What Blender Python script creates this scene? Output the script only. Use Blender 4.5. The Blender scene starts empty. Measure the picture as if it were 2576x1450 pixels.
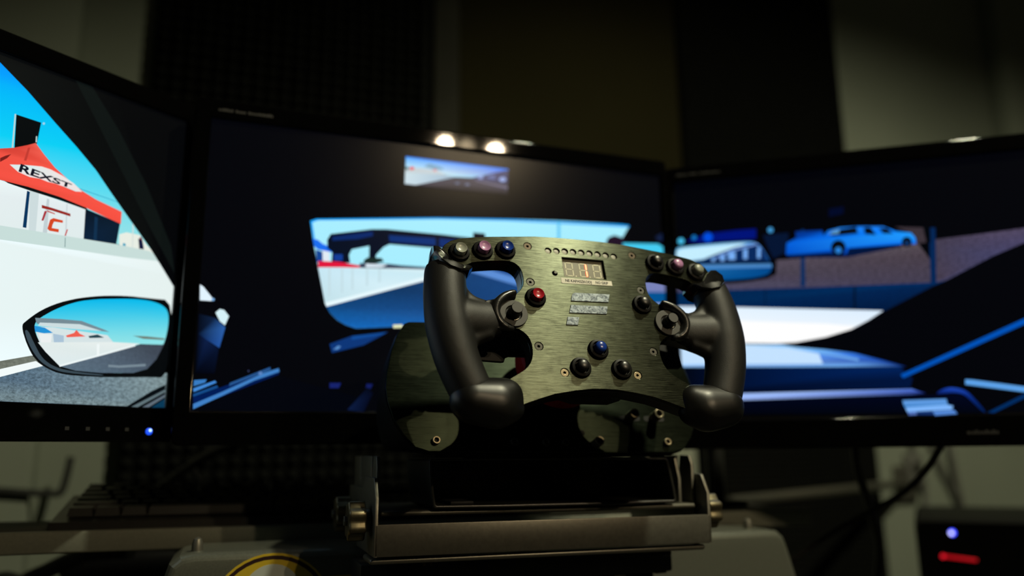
import bpy, bmesh, math, random
from mathutils import Vector, Matrix
from mathutils.geometry import tessellate_polygon
random.seed(7)
S = bpy.context.scene
COL = S.collection
PI = math.pi
HC = 0.80                                   # height of the camera above the floor

# ------------------------------------------------------------------ camera
PITCH, ROLL, FPX = 0.2049, -0.0118, 1990.6
cp, sp_ = math.cos(PITCH), math.sin(PITCH)
RX, FW, UP = Vector((1, 0, 0)), Vector((0, cp, sp_)), Vector((0, -sp_, cp))
cr, sr = math.cos(ROLL), math.sin(ROLL)
R2, U2 = RX * cr + UP * sr, UP * cr - RX * sr
cam = bpy.data.cameras.new('camera')
camo = bpy.data.objects.new('camera', cam)
COL.objects.link(camo)
camo.matrix_world = Matrix(((R2.x, U2.x, -FW.x, 0), (R2.y, U2.y, -FW.y, 0), (R2.z, U2.z, -FW.z, HC), (0, 0, 0, 1)))
cam.sensor_width = 36.0
cam.lens = FPX / 2576 * 36.0
cam.clip_start = 0.02
cam.dof.use_dof = True
cam.dof.focus_distance = 0.618
cam.dof.aperture_fstop = 2.05
S.camera = camo

# ------------------------------------------------------------------ world, exposure
wd = bpy.data.worlds.new('night')
S.world = wd
wd.use_nodes = True
wd.node_tree.nodes['Background'].inputs[0].default_value = (0.0, 0.0, 0.0, 1)
S.view_settings.view_transform = 'Standard'
S.view_settings.look = 'None'
S.view_settings.gamma = 1.0
S.view_settings.exposure = 0.0
S.view_settings.use_curve_mapping = False
S.cycles.use_denoising = True
S.cycles.max_bounces = 8
LAMP_COL = (1.0, 0.95, 0.66)
WARM_COL = (1.0, 0.78, 0.48)
# ceiling spots: rig x, rig y, watts, cone degrees, aim (rig x, y, z above floor)
SPOTS = [
    (0.80, 0.10, 104.0, 146.0, (0.92, 0.35, 0.0)),
    (1.32, -1.85, 44.0, 34.0, (0.42, 0.70, 0.84)),
    (1.06, -1.85, 33.0, 34.0, (0.36, 0.75, 0.84)),
    (1.17, -1.85, 0.8, 34.0, (0.38, 0.75, 0.84)),
]

# ------------------------------------------------------------------ frames
YAW = 0.334
ROLLR = 0.009                               # the stand leans a touch
RIG = Matrix(((math.cos(YAW), -math.sin(YAW), 0, 0), (math.sin(YAW), math.cos(YAW), 0, 0), (0, 0, 1, HC), (0, 0, 0, 1)))
RIGT = RIG @ Matrix.Translation((0.26, 0, 0)) @ Matrix.Rotation(ROLLR, 4, 'Y') @ Matrix.Translation((-0.26, 0, 0))
WHEEL = Matrix(((0.94548, -0.09060, 0.31282, 0.06612), (0.32539, 0.30300, -0.89572, 0.62), (-0.01363, 0.94868, 0.31596, 0.08482 + HC), (0, 0, 0, 1)))

# ------------------------------------------------------------------ helpers
def s2l(c):
    return tuple(((x / 255) / 12.92 if x / 255 <= 0.04045 else ((x / 255 + 0.055) / 1.055) ** 2.4) for x in c)

MATS = {}
def mat(name, col, rough=0.5, metal=0.0, spec=0.5, nscale=0, namt=0.15, bump=0.0, coat=0.0, stretch=None):
    if name in MATS: return MATS[name]
    m = bpy.data.materials.new(name); m.use_nodes = True
    nt = m.node_tree; b = nt.nodes['Principled BSDF']
    b.inputs['Base Color'].default_value = (*col, 1)
    b.inputs['Roughness'].default_value = rough
    b.inputs['Metallic'].default_value = metal
    b.inputs['Specular IOR Level'].default_value = spec
    b.inputs['Coat Weight'].default_value = coat
    b.inputs['Coat Roughness'].default_value = 0.08
    if nscale:
        tc = nt.nodes.new('ShaderNodeTexCoord'); n = nt.nodes.new('ShaderNodeTexNoise')
        n.inputs['Scale'].default_value = nscale; n.inputs['Detail'].default_value = 6
        if stretch:
            mp = nt.nodes.new('ShaderNodeMapping'); mp.inputs['Scale'].default_value = stretch
            nt.links.new(tc.outputs['Object'], mp.inputs[0]); nt.links.new(mp.outputs[0], n.inputs['Vector'])
        else:
            nt.links.new(tc.outputs['Object'], n.inputs['Vector'])
        r = nt.nodes.new('ShaderNodeMapRange')
        r.inputs['From Min'].default_value = 0.3; r.inputs['From Max'].default_value = 0.7
        r.inputs['To Min'].default_value = 1 - namt; r.inputs['To Max'].default_value = 1 + namt
        nt.links.new(n.outputs['Fac'], r.inputs['Value'])
        mx = nt.nodes.new('ShaderNodeVectorMath'); mx.operation = 'SCALE'; mx.inputs[0].default_value = col
        nt.links.new(r.outputs[0], mx.inputs['Scale']); nt.links.new(mx.outputs[0], b.inputs['Base Color'])
        if bump:
            bp = nt.nodes.new('ShaderNodeBump'); bp.inputs['Strength'].default_value = bump; bp.inputs['Distance'].default_value = 0.001
            nt.links.new(n.outputs['Fac'], bp.inputs['Height']); nt.links.new(bp.outputs[0], b.inputs['Normal'])
    MATS[name] = m
    return m

def glow(name, col, strength):
    if name in MATS: return MATS[name]
    m = bpy.data.materials.new(name); m.use_nodes = True
    b = m.node_tree.nodes['Principled BSDF']
    b.inputs['Base Color'].default_value = (*[c * 0.3 for c in col], 1)
    b.inputs['Emission Color'].default_value = (*col, 1)
    b.inputs['Emission Strength'].default_value = strength
    MATS[name] = m
    return m

def brushed(name, col, rough, aniso, streak, dirt):
    """brushed metal, grain along the object's local x"""
    m = bpy.data.materials.new(name); m.use_nodes = True
    nt = m.node_tree; b = nt.nodes['Principled BSDF']; L = nt.links.new
    tc = nt.nodes.new('ShaderNodeTexCoord')
    mp = nt.nodes.new('ShaderNodeMapping'); mp.inputs['Scale'].default_value = (30, 1400, 60)
    L(tc.outputs['Object'], mp.inputs[0])
    n = nt.nodes.new('ShaderNodeTexNoise'); n.inputs['Scale'].default_value = 1.0; n.inputs['Detail'].default_value = 5; n.inputs['Roughness'].default_value = 0.65
    L(mp.outputs[0], n.inputs['Vector'])
    mp2 = nt.nodes.new('ShaderNodeMapping'); mp2.inputs['Scale'].default_value = (110, 3800, 60)
    L(tc.outputs['Object'], mp2.inputs[0])
    n2 = nt.nodes.new('ShaderNodeTexNoise'); n2.inputs['Scale'].default_value = 1.0; n2.inputs['Detail'].default_value = 3
    L(mp2.outputs[0], n2.inputs['Vector'])
    ad = nt.nodes.new('ShaderNodeMath'); ad.operation = 'ADD'; L(n.outputs['Fac'], ad.inputs[0]); L(n2.outputs['Fac'], ad.inputs[1])
    r = nt.nodes.new('ShaderNodeMapRange'); r.inputs['From Min'].default_value = 0.7; r.inputs['From Max'].default_value = 1.3
    r.inputs['To Min'].default_value = 1 - streak; r.inputs['To Max'].default_value = 1 + streak
    L(ad.outputs[0], r.inputs['Value'])
    # blotches and specks of grime
    g = nt.nodes.new('ShaderNodeTexNoise'); g.inputs['Scale'].default_value = 70; g.inputs['Detail'].default_value = 8; g.inputs['Roughness'].default_value = 0.7
    L(tc.outputs['Object'], g.inputs['Vector'])
    gr = nt.nodes.new('ShaderNodeMapRange'); gr.inputs['From Min'].default_value = 0.25; gr.inputs['From Max'].default_value = 0.5
    gr.inputs['To Min'].default_value = 1 - dirt; gr.inputs['To Max'].default_value = 1.0
    L(g.outputs['Fac'], gr.inputs['Value'])
    mu = nt.nodes.new('ShaderNodeMath'); mu.operation = 'MULTIPLY'; L(r.outputs[0], mu.inputs[0]); L(gr.outputs[0], mu.inputs[1])
    mx = nt.nodes.new('ShaderNodeVectorMath'); mx.operation = 'SCALE'; mx.inputs[0].default_value = col
    L(mu.outputs[0], mx.inputs['Scale']); L(mx.outputs[0], b.inputs['Base Color'])
    b.inputs['Metallic'].default_value = 1.0
    rr = nt.nodes.new('ShaderNodeMapRange'); rr.inputs['From Min'].default_value = 0.7; rr.inputs['From Max'].default_value = 1.3
    rr.inputs['To Min'].default_value = rough * 0.85; rr.inputs['To Max'].default_value = rough * 1.15
    L(ad.outputs[0], rr.inputs['Value']); L(rr.outputs[0], b.inputs['Roughness'])
    b.inputs['Anisotropic'].default_value = aniso
    tv = nt.nodes.new('ShaderNodeVectorTransform'); tv.vector_type = 'VECTOR'; tv.convert_from = 'OBJECT'; tv.convert_to = 'WORLD'
    tv.inputs[0].default_value = (0, 1, 0)
    L(tv.outputs[0], b.inputs['Tangent'])
    bp = nt.nodes.new('ShaderNodeBump'); bp.inputs['Strength'].default_value = 0.06; bp.inputs['Distance'].default_value = 0.0002
    L(ad.outputs[0], bp.inputs['Height']); L(bp.outputs[0], b.inputs['Normal'])
    MATS[name] = m
    return m

def flaky(name):
    m = bpy.data.materials.new(name); m.use_nodes = True
    nt = m.node_tree; b = nt.nodes['Principled BSDF']; L = nt.links.new
    tc = nt.nodes.new('ShaderNodeTexCoord'); n = nt.nodes.new('ShaderNodeTexNoise')
    n.inputs['Scale'].default_value = 330; n.inputs['Detail'].default_value = 6; n.inputs['Distortion'].default_value = 1.2
    L(tc.outputs['Object'], n.inputs['Vector'])
    rp = nt.nodes.new('ShaderNodeValToRGB')
    rp.color_ramp.elements[0].position = 0.32; rp.color_ramp.elements[0].color = (0.04, 0.055, 0.075, 1)
    rp.color_ramp.elements[1].position = 0.7; rp.color_ramp.elements[1].color = (0.28, 0.33, 0.37, 1)
    L(n.outputs['Fac'], rp.inputs[0]); L(rp.outputs[0], b.inputs['Base Color'])
    b.inputs['Metallic'].default_value = 0.6; b.inputs['Roughness'].default_value = 0.36
    bp = nt.nodes.new('ShaderNodeBump'); bp.inputs['Strength'].default_value = 0.3; bp.inputs['Distance'].default_value = 0.0003
    L(n.outputs['Fac'], bp.inputs['Height']); L(bp.outputs[0], b.inputs['Normal'])
    MATS[name] = m
    return m

def screen_material():
    """lit matte panel: what the screen shows comes from the mesh's colour attribute"""
    m = bpy.data.materials.new('lit_screen'); m.use_nodes = True
    nt = m.node_tree; b = nt.nodes['Principled BSDF']; L = nt.links.new
    at = nt.nodes.new('ShaderNodeAttribute'); at.attribute_name = 'shown'
    gr = nt.nodes.new('ShaderNodeAttribute'); gr.attribute_name = 'grain'
    tc = nt.nodes.new('ShaderNodeTexCoord'); mp = nt.nodes.new('ShaderNodeMapping'); mp.inputs['Scale'].default_value = (260, 260, 420)
    L(tc.outputs['Object'], mp.inputs[0])
    n = nt.nodes.new('ShaderNodeTexNoise'); n.inputs['Scale'].default_value = 1; n.inputs['Detail'].default_value = 5; n.inputs['Roughness'].default_value = 0.75
    L(mp.outputs[0], n.inputs['Vector'])
    su = nt.nodes.new('ShaderNodeMath'); su.operation = 'SUBTRACT'; L(n.outputs['Fac'], su.inputs[0]); su.inputs[1].default_value = 0.5
    mu = nt.nodes.new('ShaderNodeMath'); mu.operation = 'MULTIPLY'; L(su.outputs[0], mu.inputs[0]); L(gr.outputs['Fac'], mu.inputs[1])
    ma = nt.nodes.new('ShaderNodeMath'); ma.operation = 'MULTIPLY_ADD'; L(mu.outputs[0], ma.inputs[0]); ma.inputs[1].default_value = 3.2; ma.inputs[2].default_value = 1.0
    sc = nt.nodes.new('ShaderNodeVectorMath'); sc.operation = 'SCALE'; L(at.outputs['Color'], sc.inputs[0]); L(ma.outputs[0], sc.inputs['Scale'])
    b.inputs['Base Color'].default_value = (0.0012, 0.0012, 0.0012, 1)
    b.inputs['Roughness'].default_value = 0.205
    b.inputs['Specular IOR Level'].default_value = 0.062
    L(sc.outputs[0], b.inputs['Emission Color']); b.inputs['Emission Strength'].default_value = 1.0
    return m

class MB:
    """collects pieces of one part"""
    def __init__(self): self.bm = bmesh.new(); self.flat = False
    def add(self, me, M=None):
        n = len(self.bm.verts); self.bm.from_mesh(me)
        if M is not None:
            self.bm.verts.ensure_lookup_table()
            for v in list(self.bm.verts)[n:]: v.co = M @ v.co
        bpy.data.meshes.remove(me); return self
    def raw(self, vs, fs, M=None):
        vv = [self.bm.verts.new((M @ Vector(v)) if M is not None else v) for v in vs]
        for f in fs:
            try: self.bm.faces.new([vv[i] for i in f])
            except ValueError: pass
        return self
    def box(self, x0, x1, y0, y1, z0, z1, bev=0.0, M=None, seg=2):
        b = bmesh.new()
        bmesh.ops.create_cube(b, size=1.0)
        for v in b.verts: v.co = Vector((x0 + (v.co.x + .5) * (x1 - x0), y0 + (v.co.y + .5) * (y1 - y0), z0 + (v.co.z + .5) * (z1 - z0)))
        if bev: bmesh.ops.bevel(b, geom=b.edges[:], offset=bev, segments=seg, affect='EDGES', profile=0.5)
        me = bpy.data.meshes.new('t'); b.to_mesh(me); b.free()
        return self.add(me, M)
    def shape(self, outlines, z0, z1, bev=0.0, M=None, res=2):
        """outlines (first outer, rest holes) in xy, given thickness z0..z1"""
        self.flat = True
        return self.add(flat(outlines, z0, z1, bev, res), M)
    def tube(self, path, rad, seg=12, M=None, ell=None, caps=True):
        path = [Vector(p) for p in path]; n = len(path)
        rad = rad if isinstance(rad, (list, tuple)) else [rad] * n
        up = None; vs, fs = [], []
        for i, p in enumerate(path):
            t = (path[min(i + 1, n - 1)] - path[max(i - 1, 0)]).normalized()
            if ell is not None: b = Vector((0, 0, 1)); a = t.cross(b).normalized(); b = a.cross(t)
            else:
                if up is None:
                    up = Vector((0, 0, 1)) if abs(t.z) < .9 else Vector((1, 0, 0))
                a = t.cross(up).normalized(); b = a.cross(t).normalized(); up = b
            for k in range(seg):
                an = 2 * PI * k / seg; e = ell[i] if ell is not None else 1.0
                vs.append(p + a * math.cos(an) * rad[i] + b * math.sin(an) * rad[i] * e)
        for i in range(n - 1):
            for k in range(seg):
                k2 = (k + 1) % seg
                fs.append((i * seg + k, i * seg + k2, (i + 1) * seg + k2, (i + 1) * seg + k))
        if caps: fs.append(tuple(range(seg))[::-1]); fs.append(tuple(range((n - 1) * seg, n * seg)))
        return self.raw(vs, fs, M)
    def lathe(self, prof, seg=24, M=None):
        """prof: (r, z) from bottom to top, axis z"""
        vs, fs = [], []
        for r, z in prof:
            for k in range(seg):
                a = 2 * PI * k / seg; vs.append((r * math.cos(a), r * math.sin(a), z))
        n = len(prof)
        for i in range(n - 1):
            for k in range(seg):
                k2 = (k + 1) % seg; fs.append((i * seg + k, i * seg + k2, (i + 1) * seg + k2, (i + 1) * seg + k))
        fs.append(tuple(range(seg))[::-1]); fs.append(tuple(range((n - 1) * seg, n * seg)))
        return self.raw(vs, fs, M)
    def build(self, name, material, parent=None, M=None, smooth=35, origin=None):
        bm = self.bm
        if M is not None: bmesh.ops.transform(bm, matrix=M, verts=bm.verts)
        bmesh.ops.recalc_face_normals(bm, faces=bm.faces)
        me = bpy.data.meshes.new(name); bm.to_mesh(me); bm.free()
        if origin is not None: me.transform(Matrix.Translation(-Vector(origin)))
        me.materials.append(material)
        if self.flat and smooth and smooth <= 35: smooth = 12
        if smooth:
            me.shade_smooth(); me.set_sharp_from_angle(angle=math.radians(smooth))
        o = bpy.data.objects.new(name, me); COL.objects.link(o)
        if parent is not None: o.parent = parent
        return o

def flat(outlines, z0, z1, bev=0.0, res=2):
    cu = bpy.data.curves.new('t', 'CURVE'); cu.dimensions = '2D'; cu.fill_mode = 'BOTH'
    for pts in outlines:
        sp = cu.splines.new('POLY'); sp.points.add(len(pts) - 1)
        for p, q in zip(sp.points, pts): p.co = (q[0], q[1], 0, 1)
        sp.use_cyclic_u = True
    h = (z1 - z0) / 2
    cu.extrude = max(h - bev, 0); cu.bevel_depth = bev; cu.bevel_resolution = res; cu.offset = -bev
    ob = bpy.data.objects.new('t', cu)
    me = bpy.data.meshes.new_from_object(ob)
    bpy.data.objects.remove(ob); bpy.data.curves.remove(cu)
    me.transform(Matrix.Translation((0, 0, z0 + h)))
    b = bmesh.new(); b.from_mesh(me); bmesh.ops.remove_doubles(b, verts=b.verts, dist=1e-6); b.to_mesh(me); b.free()
    return me

def letters(s, size=1.0, shear=0.0, bold=0.0, depth=0.0):
    cu = bpy.data.curves.new('t', 'FONT'); cu.body = s; cu.size = size; cu.shear = shear; cu.offset = bold; cu.extrude = depth; cu.resolution_u = 3
    ob = bpy.data.objects.new('t', cu)
    me = bpy.data.meshes.new_from_object(ob)
    bpy.data.objects.remove(ob); bpy.data.curves.remove(cu)
    return me

def smoothc(pts, it=2):
    for _ in range(it):
        q = []
        for i in range(len(pts)):
            a, b = pts[i], pts[(i + 1) % len(pts)]
            q += [(a[0] * .75 + b[0] * .25, a[1] * .75 + b[1] * .25), (a[0] * .25 + b[0] * .75, a[1] * .25 + b[1] * .75)]
        pts = q
    return pts
def mmx(pts, k=0.001): return [(p[0] * k, p[1] * k) for p in pts]
def circ(cx, cy, r, n=20): return [(cx + r * math.cos(2 * PI * i / n), cy + r * math.sin(2 * PI * i / n)) for i in range(n)]
def rrect(x0, x1, y0, y1, r, n=5):
    out = []
    for cx, cy, a0 in ((x1 - r, y0 + r, -PI / 2), (x1 - r, y1 - r, 0), (x0 + r, y1 - r, PI / 2), (x0 + r, y0 + r, PI)):
        for i in range(n + 1):
            a = a0 + PI / 2 * i / n; out.append((cx + r * math.cos(a), cy + r * math.sin(a)))
    return out
XZ = Matrix(((1, 0, 0, 0), (0, 0, -1, 0), (0, 1, 0, 0), (0, 0, 0, 1)))      # shape drawn in x,z ; its thickness runs toward -y
YZ = Matrix(((0, 0, 1, 0), (1, 0, 0, 0), (0, 1, 0, 0), (0, 0, 0, 1)))       # shape drawn in y,z ; its thickness runs along x

def tag(o, label=None, cat=None, group=None, kind=None):
    if label: o['label'] = label
    if cat: o['category'] = cat
    if group: o['group'] = group
    if kind: o['kind'] = kind
    return o
def thing(name, label, cat, M, group=None):
    o = bpy.data.objects.new(name, None); o.empty_display_size = 0.05
    COL.objects.link(o); o.matrix_world = M
    return tag(o, label, cat, group)
def at(M, p): return M @ Matrix.Translation(p)
def spline(pts, n=8):
    P = [Vector(p) for p in pts]; out = []
    for i in range(len(P) - 1):
        p0, p1, p2, p3 = P[max(i - 1, 0)], P[i], P[i + 1], P[min(i + 2, len(P) - 1)]
        for k in range(n):
            t = k / n
            out.append(0.5 * ((2 * p1) + (p2 - p0) * t + (2 * p0 - 5 * p1 + 4 * p2 - p3) * t * t + (3 * p1 - p0 - 3 * p2 + p3) * t ** 3))
    out.append(P[-1]); return out

# ------------------------------------------------------------------ materials
m_wall = mat('pale_plaster', (0.25, 0.275, 0.22), 0.9, spec=0.1, nscale=2.2, namt=0.10, bump=0.1)
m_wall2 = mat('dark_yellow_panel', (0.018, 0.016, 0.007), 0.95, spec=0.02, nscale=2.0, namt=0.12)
m_trim = mat('grey_trim', (0.024, 0.024, 0.019), 0.9, spec=0.05, nscale=9)
m_floor = mat('dark_carpet', (0.03, 0.03, 0.03), 0.95, nscale=60, namt=0.4, bump=0.4)
m_ceil = mat('ceiling_paint', (0.10, 0.10, 0.09), 0.9, nscale=3)
m_foam = mat('black_foam', (0.0085, 0.009, 0.008), 0.95, spec=0.03, nscale=120, namt=0.3)
m_bez = mat('black_gloss_bezel', (0.0012, 0.0012, 0.0012), 0.035, spec=0.16, nscale=40, namt=0.1)
m_house = mat('black_plastic', (0.0022, 0.0022, 0.0022), 0.55, spec=0.2, nscale=300, namt=0.2)
m_panel = mat('dark_panel', (0.003, 0.003, 0.004), 0.3, spec=0.35, nscale=50, namt=0.1)
m_print = mat('grey_print', (0.007, 0.007, 0.0065), 0.6, nscale=60)
m_alu = brushed('brushed_aluminium', (0.035, 0.040, 0.028), 0.28, 0.80, 0.60, 0.55)
m_alu2 = brushed('brushed_green_plate', (0.019, 0.025, 0.017), 0.30, 0.78, 0.25, 0.35)
m_rub = mat('black_rubber', (0.0065, 0.0065, 0.006), 0.52, spec=0.32, nscale=1500, namt=0.2, bump=0.10)
m_gloss = mat('black_gloss_plastic', (0.010, 0.010, 0.010), 0.16, spec=0.5, nscale=180, namt=0.3)
m_satin = mat('black_satin_plastic', (0.007, 0.007, 0.0065), 0.30, spec=0.5, nscale=120, namt=0.2)
m_frame = mat('black_powder_coat', (0.012, 0.012, 0.010), 0.38, spec=0.6, nscale=300, namt=0.2)
m_cap = mat('black_moulded_cap', (0.005, 0.005, 0.0046), 0.38, spec=0.38, nscale=140, namt=0.2)
m_collar = mat('black_collar', (0.0028, 0.0028, 0.0028), 0.5, spec=0.2, nscale=200, namt=0.2)
m_black = mat('black_matte', (0.008, 0.008, 0.008), 0.6, spec=0.3, nscale=200, namt=0.2)
m_disc = mat('grey_dial_disc', (0.017, 0.017, 0.0135), 0.55, nscale=200, namt=0.1)
m_tin = mat('tinned_metal', (0.75, 0.72, 0.60), 0.25, metal=1.0, nscale=200, namt=0.2)
m_steel = mat('satin_steel', (0.17, 0.165, 0.138), 0.42, metal=0.75, nscale=300, namt=0.10, bump=0.05)
m_grey = mat('silver_grey_paint', (0.115, 0.122, 0.10), 0.33, metal=0.4, nscale=500, namt=0.12, bump=0.05)
m_shelf = mat('grey_shelf_edge', (0.20, 0.21, 0.17), 0.42, metal=0.3, nscale=400, namt=0.08)
m_brown = mat('dark_brown_board', (0.022, 0.019, 0.015), 0.7, nscale=30, stretch=(1, 12, 1), namt=0.2)
m_dsteel = mat('dark_steel', (0.020, 0.020, 0.017), 0.5, metal=0.2, nscale=200, namt=0.2)
m_brass = mat('dull_brass', (0.15, 0.13, 0.08), 0.42, metal=0.9, nscale=150, namt=0.25)
m_bolt = mat('bolt_steel', (0.22, 0.19, 0.125), 0.35, metal=0.9, nscale=150, namt=0.2)
m_bolt2 = mat('bolt_bronze', (0.045, 0.034, 0.022), 0.4, metal=0.8, nscale=150, namt=0.2)
m_bolt3 = mat('bolt_gunmetal', (0.055, 0.055, 0.045), 0.4, metal=0.6, nscale=150, namt=0.2)
m_red = mat('red_anodised', (0.36, 0.012, 0.012), 0.4, metal=0.3, nscale=100, namt=0.1)
m_key = mat('key_black', (0.016, 0.016, 0.015), 0.38, nscale=100, namt=0.1)
m_cable = mat('black_cable', (0.007, 0.007, 0.007), 0.5, spec=0.3, nscale=60)
m_wtube = mat('dark_wall_tube', (0.02, 0.021, 0.018), 0.6, nscale=60)
m_shadow_socket = mat('shadow_socket_grey', (0.13, 0.13, 0.115), 0.6, nscale=60)  # grey for the stand-in cable shadows, shared with the socket plate
m_label = mat('white_label', (0.72, 0.70, 0.60), 0.6, nscale=200, namt=0.05)
m_ink = mat('black_ink', (0.012, 0.012, 0.018), 0.7, nscale=200)
m_lens = mat('clear_led', (0.34, 0.34, 0.27), 0.35, nscale=300, namt=0.15)
m_disp = mat('display_face', (0.17, 0.16, 0.105), 0.35, nscale=60, namt=0.12)
m_seg = mat('unlit_segment', (0.62, 0.60, 0.42), 0.4, nscale=200)
m_lit = glow('lit_segment', (1.0, 0.10, 0.035), 1.3)
m_lit2 = glow('lit_segment_core', (1.0, 0.62, 0.26), 1.5)
m_flake = flaky('flaky_silver')
m_scr = screen_material()
m_yel = mat('yellow_sticker', (0.50, 0.36, 0.02), 0.4, nscale=60, namt=0.08)
m_dred = mat('dark_maroon_print', (0.018, 0.004, 0.004), 0.45, nscale=60)
m_wht = mat('grey_white_sticker', (0.42, 0.46, 0.42), 0.4, nscale=60, namt=0.05)
CAPS = {
    'grey': mat('cap_grey', (0.30, 0.32, 0.27), 0.28, nscale=90, namt=0.05),
    'lilac': mat('cap_lilac', (0.44, 0.21, 0.41), 0.28, nscale=90, namt=0.05),
    'blue': mat('cap_blue', (0.01, 0.04, 0.27), 0.22, nscale=90, namt=0.05),
    'red': mat('cap_red', (0.36, 0.012, 0.022), 0.24, nscale=90, namt=0.05),
    'black': mat('cap_black', (0.012, 0.012, 0.012), 0.34, nscale=90, namt=0.05),
    'lgrey': mat('cap_pale_grey', (0.21, 0.23, 0.19), 0.38, nscale=90, namt=0.05),
}

# ------------------------------------------------------------------ the room
RX0, RX1, RY0, RY1 = -1.7, 3.4, -3.4, 1.50
def struct(mb, name, material): return tag(mb.build(name, material, M=RIG), kind='structure')
struct(MB().box(RX0 - .1, RX1 + .1, RY0 - .1, RY1 + .1, -HC - .1, -HC), 'floor', m_floor)
struct(MB().box(RX0 - .1, RX1 + .1, RY0 - .1, RY1 + .1, 1.55, 1.65), 'ceiling', m_ceil)
struct(MB().box(RX0 - .1, RX1 + .1, RY1, RY1 + .1, -HC, 1.55), 'wall_back', m_wall)
struct(MB().box(RX0 - .1, RX0, RY0, RY1, -HC, 1.55), 'wall_left', m_wall)
struct(MB().box(RX1, RX1 + .1, RY0, RY1, -HC, 1.55), 'wall_right', m_wall)
struct(MB().box(RX0 - .1, RX1 + .1, RY0 - .1, RY0, -HC, 1.55), 'wall_rear', m_wall)
struct(MB().box(RX0, -0.30, 1.455, 1.50, -HC, 1.55, 0.004), 'trim_1', m_wall)
struct(MB().box(0.345, 0.402, 1.470, 1.50, -HC, 1.55, 0.006), 'trim_2', m_trim)
struct(MB().box(1.93, RX1, 1.44, 1.50, -HC, 1.55, 0.004), 'trim_3', m_wall)
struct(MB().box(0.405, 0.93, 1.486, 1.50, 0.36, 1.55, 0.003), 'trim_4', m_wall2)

def foam(x0, x1, pitch, depth, label):
    nx, nz = int((x1 - x0) / pitch), int(2.30 / pitch)
    mb = MB(); vs, fs = [], []
    y0 = 1.468
    mb.box(x0, x1, y0, 1.4995, -HC, 1.54)
    for i in range(nx):
        for j in range(nz):
            a, c = x0 + i * pitch, -HC + .01 + j * pitch
            e = pitch * .48; h = pitch / 2; k = len(vs); q = pitch * .14
            vs += [(a + h - e, y0, c + h - e), (a + h + e, y0, c + h - e), (a + h + e, y0, c + h + e), (a + h - e, y0, c + h + e),
                   (a + h - q, y0 - depth, c + h - q), (a + h + q, y0 - depth, c + h - q), (a + h + q, y0 - depth, c + h + q), (a + h - q, y0 - depth, c + h + q)]
            fs += [(k, k + 1, k + 5, k + 4), (k + 1, k + 2, k + 6, k + 5), (k + 2, k + 3, k + 7, k + 6), (k + 3, k, k + 4, k + 7), (k + 4, k + 5, k + 6, k + 7)]
    mb.raw(vs, fs)
    base = Vector(((x0 + x1) / 2, 1.49, -HC))
    o = mb.build('foam_panel', m_foam, origin=base, smooth=0)
    o.matrix_world = at(RIG, base)
    return tag(o, label, 'foam panel', 'dark foam panels on the back wall')
foam(-0.178, 0.335, 0.024, 0.016, 'wide black waffle foam panel on the wall behind the left and centre monitors')
foam(0.931, 1.383, 0.0115, 0.008, 'narrower black fine-ribbed foam panel on the wall behind the right monitor')

def ceiling_spot(i, x, y, watts, cone, aim, label):
    lamp_col = LAMP_COL if i == 0 else WARM_COL
    p = Vector((x, y, 1.46)); a = Vector((aim[0], aim[1], aim[2] - HC)); d = (a - p).normalized()
    rot = d.to_track_quat('-Z', 'Y').to_matrix().to_4x4()
    root = thing('ceiling_spotlight', label, 'lamp', at(RIG, (x, y, 1.55)), 'ceiling spotlights')
    Ml = Matrix.Translation((0, 0, -0.09)) @ rot
    MB().lathe([(0.045, -0.012), (0.045, 0.0)]).build('ceiling_rose', m_house, root)
    MB().tube([(0, 0, -0.012), (0, 0, -0.07)], 0.007).build('stem', m_house, root)
    MB().lathe([(0.036, -0.045), (0.040, -0.045), (0.036, 0.03), (0.018, 0.045)], M=Ml).build('shade', m_house, root)
    MB().lathe([(0.034, -0.046), (0.034, -0.0455)], M=Ml).build('bulb_face', glow('lamp_face_%d' % i, lamp_col, 20.0), root)
    li = bpy.data.lights.new('spot', 'SPOT'); li.energy = watts; li.color = lamp_col
    li.spot_size = math.radians(cone); li.spot_blend = 0.55; li.shadow_soft_size = 0.03 if i == 0 else 0.017
    lo = bpy.data.objects.new('spot_light', li); COL.objects.link(lo)
    lo.parent = root; lo.matrix_local = Ml @ Matrix.Translation((0, 0, -0.055))
LBL = ['black ceiling spotlight above and right of the steering wheel', 'rightmost black ceiling spotlight in the row behind the viewer', 'leftmost black ceiling spotlight in the row behind the viewer', 'dim middle ceiling spotlight in the row behind the viewer']
for i, (x, y, w, c, a) in enumerate(SPOTS): ceiling_spot(i, x, y, w, c, a, LBL[i])

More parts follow.
